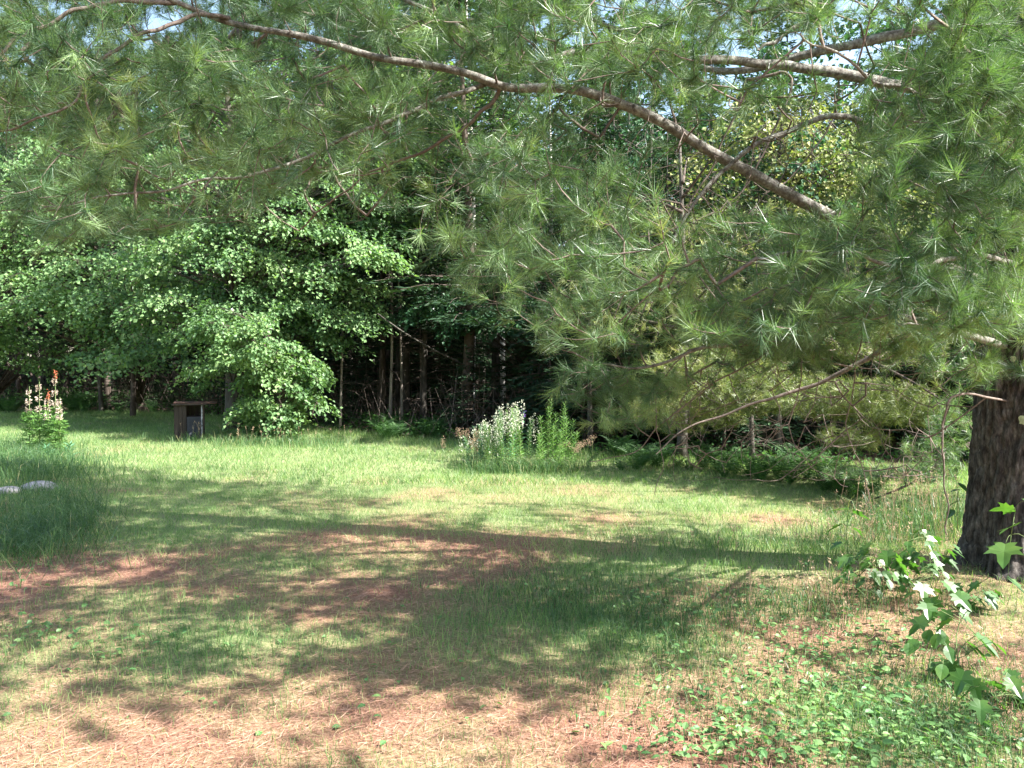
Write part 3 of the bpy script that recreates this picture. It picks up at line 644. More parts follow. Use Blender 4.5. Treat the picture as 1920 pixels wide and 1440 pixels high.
# ------------------------------------------------------------------ trees of the wood: a few models, copied
def conifer(name, h, base, rad_, tr_, nbr, fol, mat, barkm, density=1.0, droop=.25, dead=True, fw=.035, fl=.16):
    root = empty(name); ts = np.linspace(0, 1, 14)
    T = np.stack([.08 * np.sin(ts * 5), .06 * np.cos(ts * 4) - .06, h * ts - .15], -1)
    V, Fc = tube(T, tr_ * (1 - .93 * ts) + tr_ * .25 * np.exp(-ts * h / .25), 9, wob=.1); MB().add(V, Fc).obj('trunk', barkm, root, True)
    bb = MB(); fb_ = MB()
    for q in range(nbr):
        t_ = (q + rng.random()) / nbr; z0 = base + (h - base) * t_; az = rng.random() * 6.283; Lb = rad_ * (1 - t_)**.75 * rng.uniform(.7, 1.15) + .12
        d = np.array([math.cos(az), math.sin(az)]); u = np.linspace(0, 1, 5)
        P = np.stack([d[0] * Lb * u, d[1] * Lb * u, z0 + Lb * (.12 * u - droop * u * u)], -1)
        V, Fc = segs(P[:-1], P[1:], np.linspace(.016, .006, 4), np.linspace(.013, .004, 4)); bb.add(V, Fc)
        n = int(fol * Lb * density)
        if n < 3: n = 3
        tt = rng.uniform(.15, 1, n); c = np.stack([np.interp(tt, u, P[:, k]) for k in range(3)], -1)
        side = rng.choice([-1, 1], n); sd = np.array([-d[1], d[0], 0]); off = rng.uniform(0, .34, n) * Lb * (1.1 - tt)
        c = c + sd * (side * off)[:, None]; c[:, 2] -= off * .25 + rng.uniform(0, .05, n)
        Dn = unit(np.array([d[0], d[1], -.15]) + sd * side[:, None] * .9 + rng.normal(size=(n, 3)) * .3)
        Nn = unit(np.array([0, 0, 1.]) + rng.normal(size=(n, 3)) * .45)
        V, Fc = leaves(c, Dn, Nn, fl * rng.uniform(.6, 1.3, n), fw * rng.uniform(.8, 1.4, n), .05); fb_.add(V, Fc, np.repeat(np.clip(.45 + .2 * rng.normal(size=n), 0, 1), 4))
    if dead:
        for q in range(46):
            z0 = rng.uniform(.5, base + .8); az = rng.random() * 6.283; Lb = rng.uniform(.3, 1.1); d = np.array([math.cos(az), math.sin(az), -.15 + .3 * rng.random()])
            p0 = np.array([0, 0, z0]); p1 = p0 + d * Lb * .6; p2 = p0 + d * Lb + np.array([0, 0, -.15 * Lb])
            V, Fc = segs(np.array([p0, p1]), np.array([p1, p2]), np.array([.009, .006]), np.array([.006, .002])); bb.add(V, Fc)
    bb.obj('branchwork', barkm if not dead else M['trunk_brown'], root, True, 'stuff'); fb_.obj('foliage', mat, root, False, 'stuff')
    return root
def randsprays(h, base, rad_, n):
    z = rng.uniform(base, h, n); k = np.sin(np.clip((z - base) / (h - base), 0, 1) * 2.6 + .35)
    r_ = rad_ * k * np.sqrt(rng.uniform(.08, 1, n)); a = rng.random(n) * 6.283
    return np.stack([r_ * np.cos(a), r_ * np.sin(a), z], -1)
far = (0, 0, 0)
protos = {
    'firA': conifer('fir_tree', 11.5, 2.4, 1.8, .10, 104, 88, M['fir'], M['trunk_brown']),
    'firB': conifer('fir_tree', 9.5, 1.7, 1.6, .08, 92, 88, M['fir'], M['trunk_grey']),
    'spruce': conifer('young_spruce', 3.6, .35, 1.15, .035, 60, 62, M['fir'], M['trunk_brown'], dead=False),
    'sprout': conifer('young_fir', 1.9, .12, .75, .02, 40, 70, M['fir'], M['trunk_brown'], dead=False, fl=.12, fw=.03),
    'pole': conifer('bare_pole_tree', 8.5, 4.5, .8, .035, 34, 44, M['fir'], M['pole']),
    'birch': broadleaf('birch_tree', far, 11, .09, randsprays(11, 5.6, 1.7, 34), .09, M['maple'], M['birch'], per=120, sr=(.35, .7)),
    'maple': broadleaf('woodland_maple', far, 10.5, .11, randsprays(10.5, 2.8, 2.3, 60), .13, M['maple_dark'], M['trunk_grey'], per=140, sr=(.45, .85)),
}
LAB = {'firA': ('tall dark fir with bare lower trunk standing in the dark wood', 'tree', 'tall firs of the wood'),
       'firB': ('medium dark fir with dead lower twigs standing in the dark wood', 'tree', 'medium firs of the wood'),
       'spruce': ('young dark spruce, foliage to the ground, in the shade of the wood', 'tree', 'young spruces in the undergrowth'),
       'sprout': ('knee to head high dark fir sprout on the shady wood floor', 'tree', 'fir sprouts on the wood floor'),
       'pole': ('thin pale pole of a tree among the dark firs', 'tree', 'thin pole trees in the wood'),
       'birch': ('slender birch with white patchy bark in the wood', 'tree', 'birches of the wood'),
       'maple': ('leafy dark green tree with grey trunk growing in the wood', 'tree', 'leafy trees of the wood')}
used = {}
wood_log = []
def place(kind, x, y, sc=1.0, label=None):
    lb, ct, gr = LAB[kind]; z = float(gz(x, y)) - .02
    if kind in used: o = dup(protos[kind], (x, y, z), rng.random() * 6.28, sc)
    else: o = protos[kind]; used[kind] = 1; o.location = (x, y, z); o.rotation_euler = (0, 0, 0); o.scale = (sc,) * 3
    tag(o, label or lb, ct)
    if not label: wood_log.append((kind, x, y, o))
    if label:
        if 'group' in o: del o['group']
    else: o['group'] = gr
    return o
def at(px, d): return ((px - 960) / F * d, d)
placed = []
def clear(x, y, r):
    for (a, b) in placed:
        if (a - x)**2 + (b - y)**2 < r * r: return False
    return True
for kind, px_, d_, sc_, lab in [
    ('firA', 872, 18.6, 1.0, 'thickest dark trunk at the centre of the wood edge, left of the white birch stem'),
    ('birch', 884, 20.5, 1.1, 'white birch stem rising just right of the thickest central trunk'),
    ('birch', 943, 24.5, 1.0, 'fainter birch stem deep in the wood above the white flower clump'),
    ('birch', 1030, 23.0, 1.0, 'right-hand birch stem showing above the tall leafy stalks'),
    ('pole', 729, 19.0, 1.1, 'thin pale pole tree left of the centre, longer of the close pair'),
    ('pole', 753, 19.6, .95, 'thin pale pole tree left of the centre, right one of the close pair'),
    ('pole', 637, 18.6, .9, 'thin reddish pole tree nearest to the big maple foliage'),
    ('firB', 791, 20.5, 1.1, 'dark straight fir trunk between the pale poles and the central trunk'),
    ('firA', 248, 23.5, .8, 'crooked small fir trunk in the shade left of the wooden cabinet'),
    ('firB', 190, 25.5, .9, 'fir trunk in the shade behind the rust-tipped flower spike')]:
    x, y = at(px_, d_); o = place(kind, x, y, sc_, lab); placed.append((x, y))
    if px_ == 872: o.scale = (1.55, 1.55, 1.0)
r2_ = np.random.default_rng(11)
def scatter(kinds, n, dmin, dmax, rmin, scr, xr=(-26, 24)):
    k = 0; tries = 0
    while k < n and tries < 6000:
        tries += 1
        x = r2_.uniform(*xr); y = r2_.uniform(11, 58); f = float(forest(x, y))
        if f < dmin or f > dmax or abs(x) > y * .78 + 3: continue
        if y < 15 and abs(x - 6.6) < 1.2: continue
        if -7 < x < 1 and f < 3.2 and kinds[0] not in ('sprout', 'spruce'): continue
        if not clear(x, y, rmin * r2_.uniform(.8, 1.3)): continue
        placed.append((x, y)); place(kinds[r2_.integers(len(kinds))], x, y, r2_.uniform(*scr)); k += 1
scatter(['firA', 'firB', 'firA', 'maple'], 24, .9, 9, 1.6, (.95, 1.25), (-26, -1))
scatter(['firB', 'maple', 'firB'], 16, .9, 5, 1.6, (.55, .75), (-1, 14))
scatter(['firA', 'maple', 'firB'], 18, 5, 11, 1.6, (.95, 1.2), (-1, 16))
scatter(['spruce'], 44, 1.2, 8, .75, (.8, 1.4), (.5, 14))
scatter(['spruce'], 30, 2.5, 12, .9, (.8, 1.5), (-9, 2))
scatter(['spruce'], 30, 2.2, 14, .9, (.7, 1.2))
scatter(['sprout'], 34, .8, 7, .5, (.5, 1.1))
scatter(['pole'], 16, 2.5, 12, .6, (.8, 1.15))
scatter(['firB', 'maple', 'firA', 'firA'], 70, 8, 32, 1.6, (1.1, 1.5))
scatter(['firA', 'maple'], 30, 5, 18, 1.5, (1.35, 1.7), (-26, -2))
scatter(['spruce'], 30, 14, 30, 1.1, (.9, 1.5))
ORD = ['first', 'second', 'third', 'fourth', 'fifth', 'sixth', 'seventh', 'eighth', 'ninth', 'tenth', 'eleventh', 'twelfth', 'thirteenth', 'fourteenth', 'fifteenth']
NM = {'firA': 'tall dark fir', 'firB': 'medium dark fir', 'maple': 'leafy dark tree', 'pole': 'thin pale pole tree', 'birch': 'white-stemmed birch'}
ZN = [(-9e3, 330, 'in the wood behind the spreading left maples'), (330, 620, 'in the wood behind the big sunlit maple'), (620, 872, 'between the big maple and the thickest trunk'),
      (872, 1130, 'in the wood behind the flower clump'), (1130, 9e3, 'behind the olive boughs and ferns at right')]
for k_ in NM:
    for lo, hi, nm in ZN:
        L_ = sorted([(960 + F * x / y, o_) for kk, x, y, o_ in wood_log if kk == k_ and forest(x, y) < 7 and lo <= 960 + F * x / y < hi], key=lambda v: v[0])
        for i_, (_, o_) in enumerate(L_[:15]): o_['label'] = NM[k_] + ' ' + nm + ', ' + (ORD[i_] + ' from the left' if len(L_) > 1 else 'the only one there')
for k_, o_ in protos.items():
    if k_ not in used: bpy.data.objects.remove(o_)
# the depths of the wood that read as one dark mass
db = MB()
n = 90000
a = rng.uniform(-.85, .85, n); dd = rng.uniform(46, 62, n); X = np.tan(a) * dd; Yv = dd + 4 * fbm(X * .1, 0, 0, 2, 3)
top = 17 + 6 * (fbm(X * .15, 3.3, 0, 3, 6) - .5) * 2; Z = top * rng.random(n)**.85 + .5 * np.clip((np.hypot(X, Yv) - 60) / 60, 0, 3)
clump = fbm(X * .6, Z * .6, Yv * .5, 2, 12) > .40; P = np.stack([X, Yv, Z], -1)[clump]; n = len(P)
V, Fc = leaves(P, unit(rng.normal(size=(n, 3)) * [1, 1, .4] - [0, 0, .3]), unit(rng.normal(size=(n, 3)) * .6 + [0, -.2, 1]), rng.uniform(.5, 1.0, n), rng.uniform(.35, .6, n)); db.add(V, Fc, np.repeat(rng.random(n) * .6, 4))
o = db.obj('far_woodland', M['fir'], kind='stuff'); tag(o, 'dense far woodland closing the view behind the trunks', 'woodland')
# brush and dead twigs of the wood floor
ub = MB(); n = 1500; X = r2_.uniform(-22, 1, n); f_ = r2_.uniform(.3, 9, n)
Yv = np.interp(X, [-40, -16, -9, -5, -3, 1.5, 3.5, 7, 30], [30, 27, 23.5, 19.5, 17.2, 13.5, 12.2, 11.5, 11]) + f_
P = np.stack([X, Yv, gz(X, Yv)], -1); Q = P + rdir(n) * [.7, .7, 0] * 1.0 + np.stack([0 * X, 0 * X, r2_.uniform(.15, 1.5, n)], -1)
V, Fc = segs(P, Q, .006, .002); ub.add(V, Fc)
o = ub.obj('brushwood', M['twig'], kind='stuff'); tag(o, 'tangle of dead brown twigs on the dark wood floor', 'brushwood')
ub = MB(); n = 26000; X = r2_.uniform(-24, 17, n); f_ = r2_.uniform(.1, 6, n)**1.0
Yv = np.interp(X, [-40, -16, -9, -5, -3, 1.5, 3.5, 7, 30], [30, 27, 23.5, 19.5, 17.2, 13.5, 12.2, 11.5, 11]) + f_
g_ = fbm(X * .9, Yv * .9, 0, 2, 88); hgt = np.where(X < -6.5, .8, np.where(X > 1, .16, .38)) * np.clip((g_ - .36) * 3.5, 0, 1); P = np.stack([X, Yv, gz(X, Yv) + hgt * r2_.random(n)], -1)[hgt > .02]; n = len(P)
V, Fc = leaves(P, unit(rng.normal(size=(n, 3)) * [1, 1, .4]), unit(rng.normal(size=(n, 3)) * .5 + [0, 0, 1]), rng.uniform(.06, .13, n), rng.uniform(.04, .08, n)); ub.add(V, Fc, np.repeat(rng.random(n), 4))
o = ub.obj('undergrowth', M['fern'], kind='stuff'); tag(o, 'low shaded green undergrowth along the edge of the wood', 'undergrowth')

# ------------------------------------------------------------------ ferns
def fern_mesh(nf, L_):
    mb = MB()
    for q in range(nf):
        az = q * 6.283 / nf + rng.normal() * .3; el = rng.uniform(.95, 1.4); l = L_ * rng.uniform(.7, 1.1); u = np.linspace(0, 1, 11)
        d = np.array([math.cos(az), math.sin(az)])
        r_ = l * (u * math.cos(el) + .30 * u**2.2); z = l * (u * math.sin(el) - .38 * u**2.6)
        P = np.stack([d[0] * r_, d[1] * r_, z], -1); V, Fc = segs(P[:-1], P[1:], .004, .003); mb.add(V, Fc, .4)
        sd = np.array([-d[1], d[0], 0]); t_ = np.repeat(np.linspace(.12, .98, 15), 2); s_ = np.tile([-1, 1], 15)
        b = np.stack([np.interp(t_, u, P[:, k]) for k in range(3)], -1); pl = l * .20 * np.sin(np.clip(t_ * 2.6 + .35, 0, 3.1))
        fw_ = np.stack([np.interp(t_, u, np.gradient(P[:, k])) for k in range(3)], -1); fw_ = unit(fw_)
        Dn = unit(sd * s_[:, None] + fw_ * .45 - np.array([0, 0, .18])); Nn = unit(np.cross(Dn, fw_) * s_[:, None] + rng.normal(size=(30, 3)) * .15)
        V, Fc = leaves(b, Dn, Nn, pl, .017 + 0 * pl, .1); mb.add(V, Fc, np.repeat(.5 + .2 * rng.normal(size=30), 4).clip(0, 1))
    return mb.mesh('fern', M['fern'])
fm = [fern_mesh(9, .62), fern_mesh(8, .5), fern_mesh(10, .7)]
def fern(x, y, sc, label, group):
    o = link('fern', fm[rng.integers(3)], None, (x, y, float(gz(x, y)) - .02), (rng.normal() * .08, rng.normal() * .08, rng.random() * 6.28), sc)
    tag(o, label, 'fern', group)
for q in range(46):
    px_ = rng.uniform(1150, 1680); py_ = np.interp(px_, [1150, 1300, 1500, 1680], [884, 892, 918, 950]) - abs(rng.normal()) * 16; p_ = G(px_, py_)
    fern(p_[0], p_[1], rng.uniform(.6, .95), 'green fern in the shaded fern strip right of the flower clump', 'ferns in the strip along the wood at right')
for q in range(18):
    px_ = rng.uniform(690, 860); p_ = G(px_, rng.uniform(808, 828)); fern(p_[0], p_[1], rng.uniform(.7, 1.1), 'dark fern at the foot of the wood left of the flower clump', 'ferns at the foot of the wood, centre')
for q in range(34):
    px_ = rng.uniform(-60, 315); p_ = G(px_, rng.uniform(757, 778)); fern(p_[0], p_[1], rng.uniform(1.0, 1.6), 'green fern in the shaded bed under the left maples', 'ferns under the left maples')
fallen = MB(); P = np.stack([W(*q) for q in [(790, 610, 17.6), (830, 640, 17.8), (868, 680, 18.4)]]) ; P = np.stack([W(*q) for q in [(708, 588, 16.9), (760, 625, 17.3), (812, 655, 17.8), (866, 682, 18.4)]])
V, Fc = tube(spline(P, 12), np.linspace(.012, .022, 12), 6, wob=.2); fallen.add(V, Fc)
tag(fallen.obj('broken_bough', M['trunk_grey'], smooth=True), 'pale bare bough slanting down against the thickest central trunk', 'branch')
# ------------------------------------------------------------------ little wooden cabinet by the maple
cab = empty('wooden_cabinet'); g = G(356, 824); cab.location = tuple(g); cab.rotation_euler = (0, 0, R(19)); cab.scale = (.86, .8, 1.0)
tag(cab, 'small weathered wooden cabinet with rusty sheet lid standing left of the bright shrub', 'cabinet')
def box(mb, x0, x1, y0, y1, z0, z1, t=None):
    V = [[x, y, z] for x in (x0, x1) for y in (y0, y1) for z in (z0, z1)]
    Fc = [[0, 1, 3], [0, 3, 2], [4, 6, 7], [4, 7, 5], [0, 4, 5], [0, 5, 1], [2, 3, 7], [2, 7, 6], [0, 2, 6], [0, 6, 4], [1, 5, 7], [1, 7, 3]]
    return mb.add(V, Fc, t)
def bobj(name, m_, *b, parent=None):
    mb = MB(); box(mb, *b); o = mb.obj(name, m_, parent)
    bv = o.modifiers.new('b', 'BEVEL'); bv.width = .004; bv.segments = 1; return o
Hc = .74
for q in range(3): bobj('board', M['board'], -.31 + q * .085, -.31 + q * .085 + .079, -.262, -.240, .0, Hc - .008 * q, parent=cab)
for q in range(5): bobj('board', M['board'], -.334, -.312, -.255 + q * .105, -.255 + q * .105 + .099, 0, Hc, parent=cab)
for q in range(5): bobj('board', M['board'], .312, .334, -.255 + q * .105, -.255 + q * .105 + .099, 0, Hc, parent=cab)
for q in range(6): bobj('board', M['board'], -.31 + q * .104, -.31 + q * .104 + .099, .25, .27, 0, Hc, parent=cab)
bobj('shelf', M['dark_in'], -.31, .31, -.232, .245, .46, .48, parent=cab)
bobj('floor_board', M['dark_in'], -.31, .31, -.232, .245, .02, .04, parent=cab)
bobj('door_panel', M['panel'], -.050, .262, -.268, -.246, .02, .475, parent=cab)
bobj('post', M['paint'], .268, .300, -.272, -.240, 0, Hc, parent=cab)
lid = bobj('lid', M['rust'], -.36, .62, -.31, .31, Hc + .012, Hc + .030, parent=cab); lid.rotation_euler = (R(1.5), R(.8), 0)
bobj('lid_edge', M['board'], -.38, .40, -.345, -.315, Hc - .022, Hc + .006, parent=cab)

# ------------------------------------------------------------------ lawn and fallen needles
def area(n, y0, y1, k=.70, pad=.8, power=1.0):
    y = (y0**(power) + rng.random(n) * (y1**power - y0**power))**(1 / power)
    x = rng.uniform(-1, 1, n) * (k * y + pad); return x, y
gb = MB()
x, y = area(75000, 2.3, 6.2, power=1.2); g_ = green(x, y); pk = rng.random(len(x)) < (.10 + .90 * g_**1.3); x, y, g_ = x[pk], y[pk], g_[pk]
cl = fbm(x * 2.5, y * 2.5, 0, 3, 41)
P = np.stack([x, y, gz(x, y) - .005], -1); n = len(x); H = (.035 + .05 * rng.random(n)) * (.55 + 1.0 * cl) * (.7 + .6 * g_)
H = np.where(rng.random(n) < .02, H * 2.0, H)
V, Fc = blades(P, H, rng.uniform(.002, .0036, n), .75); gb.add(V, Fc, np.repeat(np.clip(.30 + .5 * (1 - g_) * rng.random(n) + .2 * rng.normal(size=n), 0, 1), 5))
x, y = area(130000, 6.2, 10.5, power=1.3); g_ = green(x, y); pk = rng.random(len(x)) < (.15 + .85 * g_); x, y, g_ = x[pk], y[pk], g_[pk]
P = np.stack([x, y, gz(x, y) - .005], -1); n = len(x); cl = fbm(x * 2.0, y * 2.0, 0, 3, 41); H = (.035 + .045 * rng.random(n)) * (.5 + 1.1 * cl)
V, Fc = blades(P, H, rng.uniform(.003, .0055, n), .8, False); gb.add(V, Fc, np.repeat(np.clip(.34 + .45 * (1 - g_) * rng.random(n) + .2 * rng.normal(size=n), 0, 1), 3))
x, y = area(330000, 10.5, 26, power=1.4); f_ = forest(x, y); pk = (f_ < .6 + rng.normal(size=len(x)) * .3); x, y = x[pk], y[pk]; g_ = green(x, y)
P = np.stack([x, y, gz(x, y) - .005], -1); n = len(x); cl = fbm(x * 1.4, y * 1.4, 0, 3, 41); H = (.04 + .05 * rng.random(n)) * (.5 + 1.1 * cl) + .09 * (f_[pk] > -1.0) * rng.random(n)
V, Fc = blades(P, H, rng.uniform(.006, .010, n), .8, False); gb.add(V, Fc, np.repeat(np.clip(.36 + .3 * (1 - g_) * rng.random(n) + .2 * rng.normal(size=n), 0, 1), 3))
tag(gb.obj('grass', M['grass'], kind='stuff'), 'short patchy lawn grass with shade dapples', 'grass')
def tallgrass(pts, n, H0, w0, lean=.7, bent=True, tint=.4, name='tall_grass', mat='grass_deep', label='', seeds=0, seedmat='seed'):
    """pts: list of (px,py,sx,sy) patches on the ground in view"""
    mb = MB(); X = []; 
    for (cx, cy, sx, sy, wt) in pts:
        k = int(n * wt); px_ = cx + rng.normal(size=k) * sx; py_ = np.maximum(cy + rng.normal(size=k) * sy, 735)
        a = (px_ - 960) / F; b = (720 - py_) / F; fy = cp + b * sp_; fz = -sp_ + b * cp; t_ = -CAMZ / fz; X.append(np.stack([a * t_, fy * t_], -1))
    X = np.concatenate(X); P = np.stack([X[:, 0], X[:, 1], gz(X[:, 0], X[:, 1]) - .01], -1); n = len(P)
    H = H0 * rng.uniform(.45, 1.15, n)
    V, Fc = blades(P, H, w0 * rng.uniform(.7, 1.3, n), lean, bent); mb.add(V, Fc, np.repeat(np.clip(tint + .22 * rng.normal(size=n), 0, 1), 5 if bent else 3))
    o = mb.obj(name, M[mat], kind='stuff'); tag(o, label, 'grass')
    if seeds:
        sb = MB(); st = MB(); ii = rng.integers(0, n, seeds); B = P[ii]; az = rng.random(seeds) * 6.28
        Tn = B + np.stack([np.cos(az) * .25 * H0, np.sin(az) * .25 * H0, H0 * rng.uniform(.95, 1.45, seeds)], -1)
        V, Fc = segs(B, Tn, .0016, .001); sb.add(V, Fc, .3)
        for s_ in range(9):
            u = rng.random(seeds)[:, None]; q = Tn + (Tn - B) * (-.16 * u) + rng.normal(size=(seeds, 3)) * .008
            V, Fc = leaves(q, unit((Tn - B) + rng.normal(size=(seeds, 3)) * .25), rdir(seeds), .022, .007); sb.add(V, Fc, .7)
        o2 = sb.obj('seed_heads', M[seedmat], kind='stuff'); tag(o2, 'dry tan seed heads standing above ' + label.split(' of ')[-1].split(' with ')[0], 'grass')
tallgrass([(60, 985, 70, 38, .5), (30, 1010, 60, 22, .25), (130, 960, 40, 30, .25)], 5200, .28, .005, 1.3, tint=.5, label='dense dark tuft of long leaning grass at left of the lawn')
tallgrass([(60, 880, 70, 18, .6), (20, 850, 60, 12, .4)], 5000, .32, .007, .9, tint=.45, label='rough weedy grass around the tall flower spikes at left')
tallgrass([(1420, 1030, 150, 16, .35), (1650, 1010, 90, 22, .3), (1560, 1140, 120, 20, .2), (1640, 965, 80, 14, .15)], 3000, .17, .0045, .8, tint=.45, label='loose long grass left of the big pine trunk', seeds=170)
tallgrass([(1070, 1120, 110, 35, .5), (1230, 1180, 90, 30, .3), (1480, 1150, 150, 30, .2)], 5200, .12, .0036, .8, tint=.35, label='deeper green grass in the middle foreground')
tallgrass([(1750, 1350, 130, 60, .7), (1350, 1290, 160, 60, .3)], 5200, .11, .0032, .9, tint=.45, label='fresh green grass in the lower right corner')
tallgrass([(560, 834, 60, 4, .5), (450, 836, 50, 3, .3), (365, 828, 40, 3, .2)], 1500, .28, .008, .8, tint=.6, label='rough pale grass at the foot of the bright shrub', seeds=40)
tallgrass([(1740, 985, 60, 20, 1.)], 1200, .4, .005, .9, tint=.55, label='tall seeding grass beside the left side of the trunk', seeds=90)

nb2 = MB(); x, y = area(150000, 2.2, 7.5, power=1.05); g_ = green(x, y); pk = rng.random(len(x)) < (.06 + .94 * (1 - g_)**1.2); x, y = x[pk], y[pk]; n = len(x)
a = rng.random(n) * 6.28 + fbm(x * 1.5, y * 1.5, 0, 2, 66) * 4; L_ = rng.uniform(.05, .11, n); D_ = np.stack([np.cos(a), np.sin(a), rng.normal(size=n) * .16], -1)
P = np.stack([x, y, gz(x, y) + .003 + .014 * rng.random(n)], -1); sd = np.stack([-np.sin(a), np.cos(a), .5 + 0 * a], -1); w_ = rng.uniform(.0014, .0026, n)[:, None]
V = np.stack([P - sd * w_ * .5, P + sd * w_ * .5, P + D_ * L_[:, None] * .5 + np.array([0, 0, .004]), ], 1)
V = np.stack([P - sd * w_ * .5, P + sd * w_ * .5, P + D_ * L_[:, None]], 1).reshape(-1, 3)
nb2.add(V, np.arange(3 * n).reshape(-1, 3), np.repeat(rng.random(n), 3))
tag(nb2.obj('fallen_needles', M['straw'], kind='stuff'), 'reddish brown fallen pine needles strewn over the foreground', 'pine needles')

# ------------------------------------------------------------------ low broad-leaved ground cover
def ovate(P, D, N, L_, W_):
    n = len(P); D = unit(D); S = unit(np.cross(D, N)); N = np.cross(S, D); L_ = np.broadcast_to(L_, (n,))[:, None]; W_ = np.broadcast_to(W_, (n,))[:, None]
    pts = [P, P + D * L_ * .28 + S * W_ * .42 + N * .12 * W_, P + D * L_ * .62 + S * W_ * .38 + N * .10 * W_, P + D * L_ - N * .10 * L_, P + D * L_ * .62 - S * W_ * .38 + N * .10 * W_, P + D * L_ * .28 - S * W_ * .42 + N * .12 * W_, P + D * L_ * .5]
    V = np.stack(pts, 1).reshape(-1, 3); f = np.array([[6, 0, 1], [6, 1, 2], [6, 2, 3], [6, 3, 4], [6, 4, 5], [6, 5, 0]])
    return V, ((np.arange(n) * 7)[:, None, None] + f[None]).reshape(-1, 3)
def cover(patches, n, Lr, label, hgt=.07):
    mb = MB(); X = []
    for (cx, cy, sx, sy, wt) in patches:
        k = int(n * wt); px_ = cx + rng.normal(size=k) * sx; py_ = np.clip(cy + rng.normal(size=k) * sy, 900, 1700)
        a = (px_ - 960) / F; b = (720 - py_) / F; fy = cp + b * sp_; fz = -sp_ + b * cp; t_ = -CAMZ / fz; X.append(np.stack([a * t_, fy * t_], -1))
    X = np.concatenate(X); n = len(X); z = gz(X[:, 0], X[:, 1]); h_ = hgt * rng.uniform(.15, 1, n)
    P = np.stack([X[:, 0], X[:, 1], z + h_], -1); a = rng.random(n) * 6.28; D_ = np.stack([np.cos(a), np.sin(a), rng.normal(size=n) * .25], -1)
    N_ = unit(rng.normal(size=(n, 3)) * .38 + np.array([0, 0, 1.])); L_ = rng.uniform(*Lr, n)
    V, Fc = ovate(P, D_, N_, L_, L_ * .72); mb.add(V, Fc, np.repeat(np.clip(.5 + .25 * rng.normal(size=n), 0, 1), 7))
    V, Fc = segs(np.stack([X[:, 0], X[:, 1], z - .01], -1) + D_ * .01, P, .0012, .001); mb.add(V, Fc, .3)
    tag(mb.obj('ground_cover', M['cover'], kind='stuff'), label, 'ground cover')
cover([(1560, 1360, 150, 60, .30), (1380, 1400, 110, 45, .16), (1760, 1400, 110, 50, .20), (1460, 1230, 140, 45, .16), (1300, 1130, 130, 25, .10), (1640, 1240, 90, 40, .08)], 1800, (.022, .05), 'patch of small oval green leaves covering the ground in the lower right')
cover([(80, 1190, 70, 16, .45), (190, 1235, 70, 22, .2), (330, 1210, 60, 16, .15), (30, 1060, 25, 30, .2)], 130, (.035, .055), 'scattered round green leaves low on the needles at lower left', .04)
cover([(800, 1250, 330, 90, .7), (600, 1150, 300, 60, .3)], 120, (.025, .045), 'sparse little leaves dotted through the foreground needles', .03)

# ------------------------------------------------------------------ seedlings
def leaf_mesh(kind):
    if kind == 'maple':
        half = [(0, 0), (.10, -.06), (.34, -.05), (.26, .10), (.52, .22), (.40, .32), (.56, .56), (.34, .50), (.20, .52), (.16, .80), (0, 1.05)]
    elif kind == 'red':
        half = [(0, 0), (.16, .03), (.38, .16), (.30, .26), (.52, .58), (.26, .52), (.15, .56), (.13, .80), (0, 1.02)]
    else:
        half = [(0, 0), (.16, .08), (.30, .28), (.34, .50), (.24, .76), (.10, .93), (0, 1.06)]
    pts = [(x, y) for x, y in half] + [(-x, y) for x, y in half[-2:0:-1]]
    mb = MB(); V = [[0, .38, 0]] + [[x, y, .16 * abs(x) - .22 * max(0, y - .35)**1.5 - .10 * x * x] for x, y in pts]; n = len(pts)
    mb.add(V, [[0, 1 + (i + 1) % n, 1 + i] for i in range(n)][::-1], [.5] + [.45 + .3 * random.random() for _ in pts])
    return mb.mesh(kind + '_leaf', M['seedling'])
LM = {k_: leaf_mesh(k_) for k_ in ('maple', 'red', 'oval')}
from mathutils import Matrix
def seedling(root_px, stems, lk, Ls, label, cat='seedling', stemr=.004):
    """stems: list of polylines (px,py,d); leaves listed as (px,py,d,size,azimuth,tilt)"""
    g = G(*root_px); root = empty('maple_seedling' if lk != 'oval' else 'leafy_seedling', tuple(g)); tag(root, label, cat)
    mb = MB()
    allp = []
    for s_ in stems:
        P = spline([g - [0, 0, .02]] + [W(*q) for q in s_], 10); V, Fc = tube(P - g, np.linspace(stemr, stemr * .4, 10), 5); mb.add(V, Fc); allp.append(P)
    allp = np.concatenate(allp); pt = MB()
    for (px_, py_, d_, L_, az, tilt) in Ls:
        c = W(px_, py_, d_); k_ = np.argmin(np.linalg.norm(allp - c, axis=1) + .3 * np.maximum(0, allp[:, 2] - c[2])); b = allp[k_]
        V, Fc = tube(spline([b, (b + c) / 2 + [0, 0, .015], c], 5) - g, [.0015] * 5, 4); mb.add(V, Fc)
        o = link('leaf', LM[lk], root); d2 = np.array([math.cos(az), math.sin(az), -math.sin(tilt)]); d2 = unit(d2); nrm = unit(np.array([0, 0, 1.]) + rng.normal(size=3) * .25)
        xx = unit(np.cross(d2, nrm)); nn = np.cross(xx, d2)
        m4 = Matrix([[xx[0], d2[0], nn[0], c[0] - g[0]], [xx[1], d2[1], nn[1], c[1] - g[1]], [xx[2], d2[2], nn[2], c[2] - g[2]], [0, 0, 0, 1]])
        o.matrix_local = m4 @ Matrix.Scale(L_, 4)
    mb.obj('stem', M['stem'], root, True)
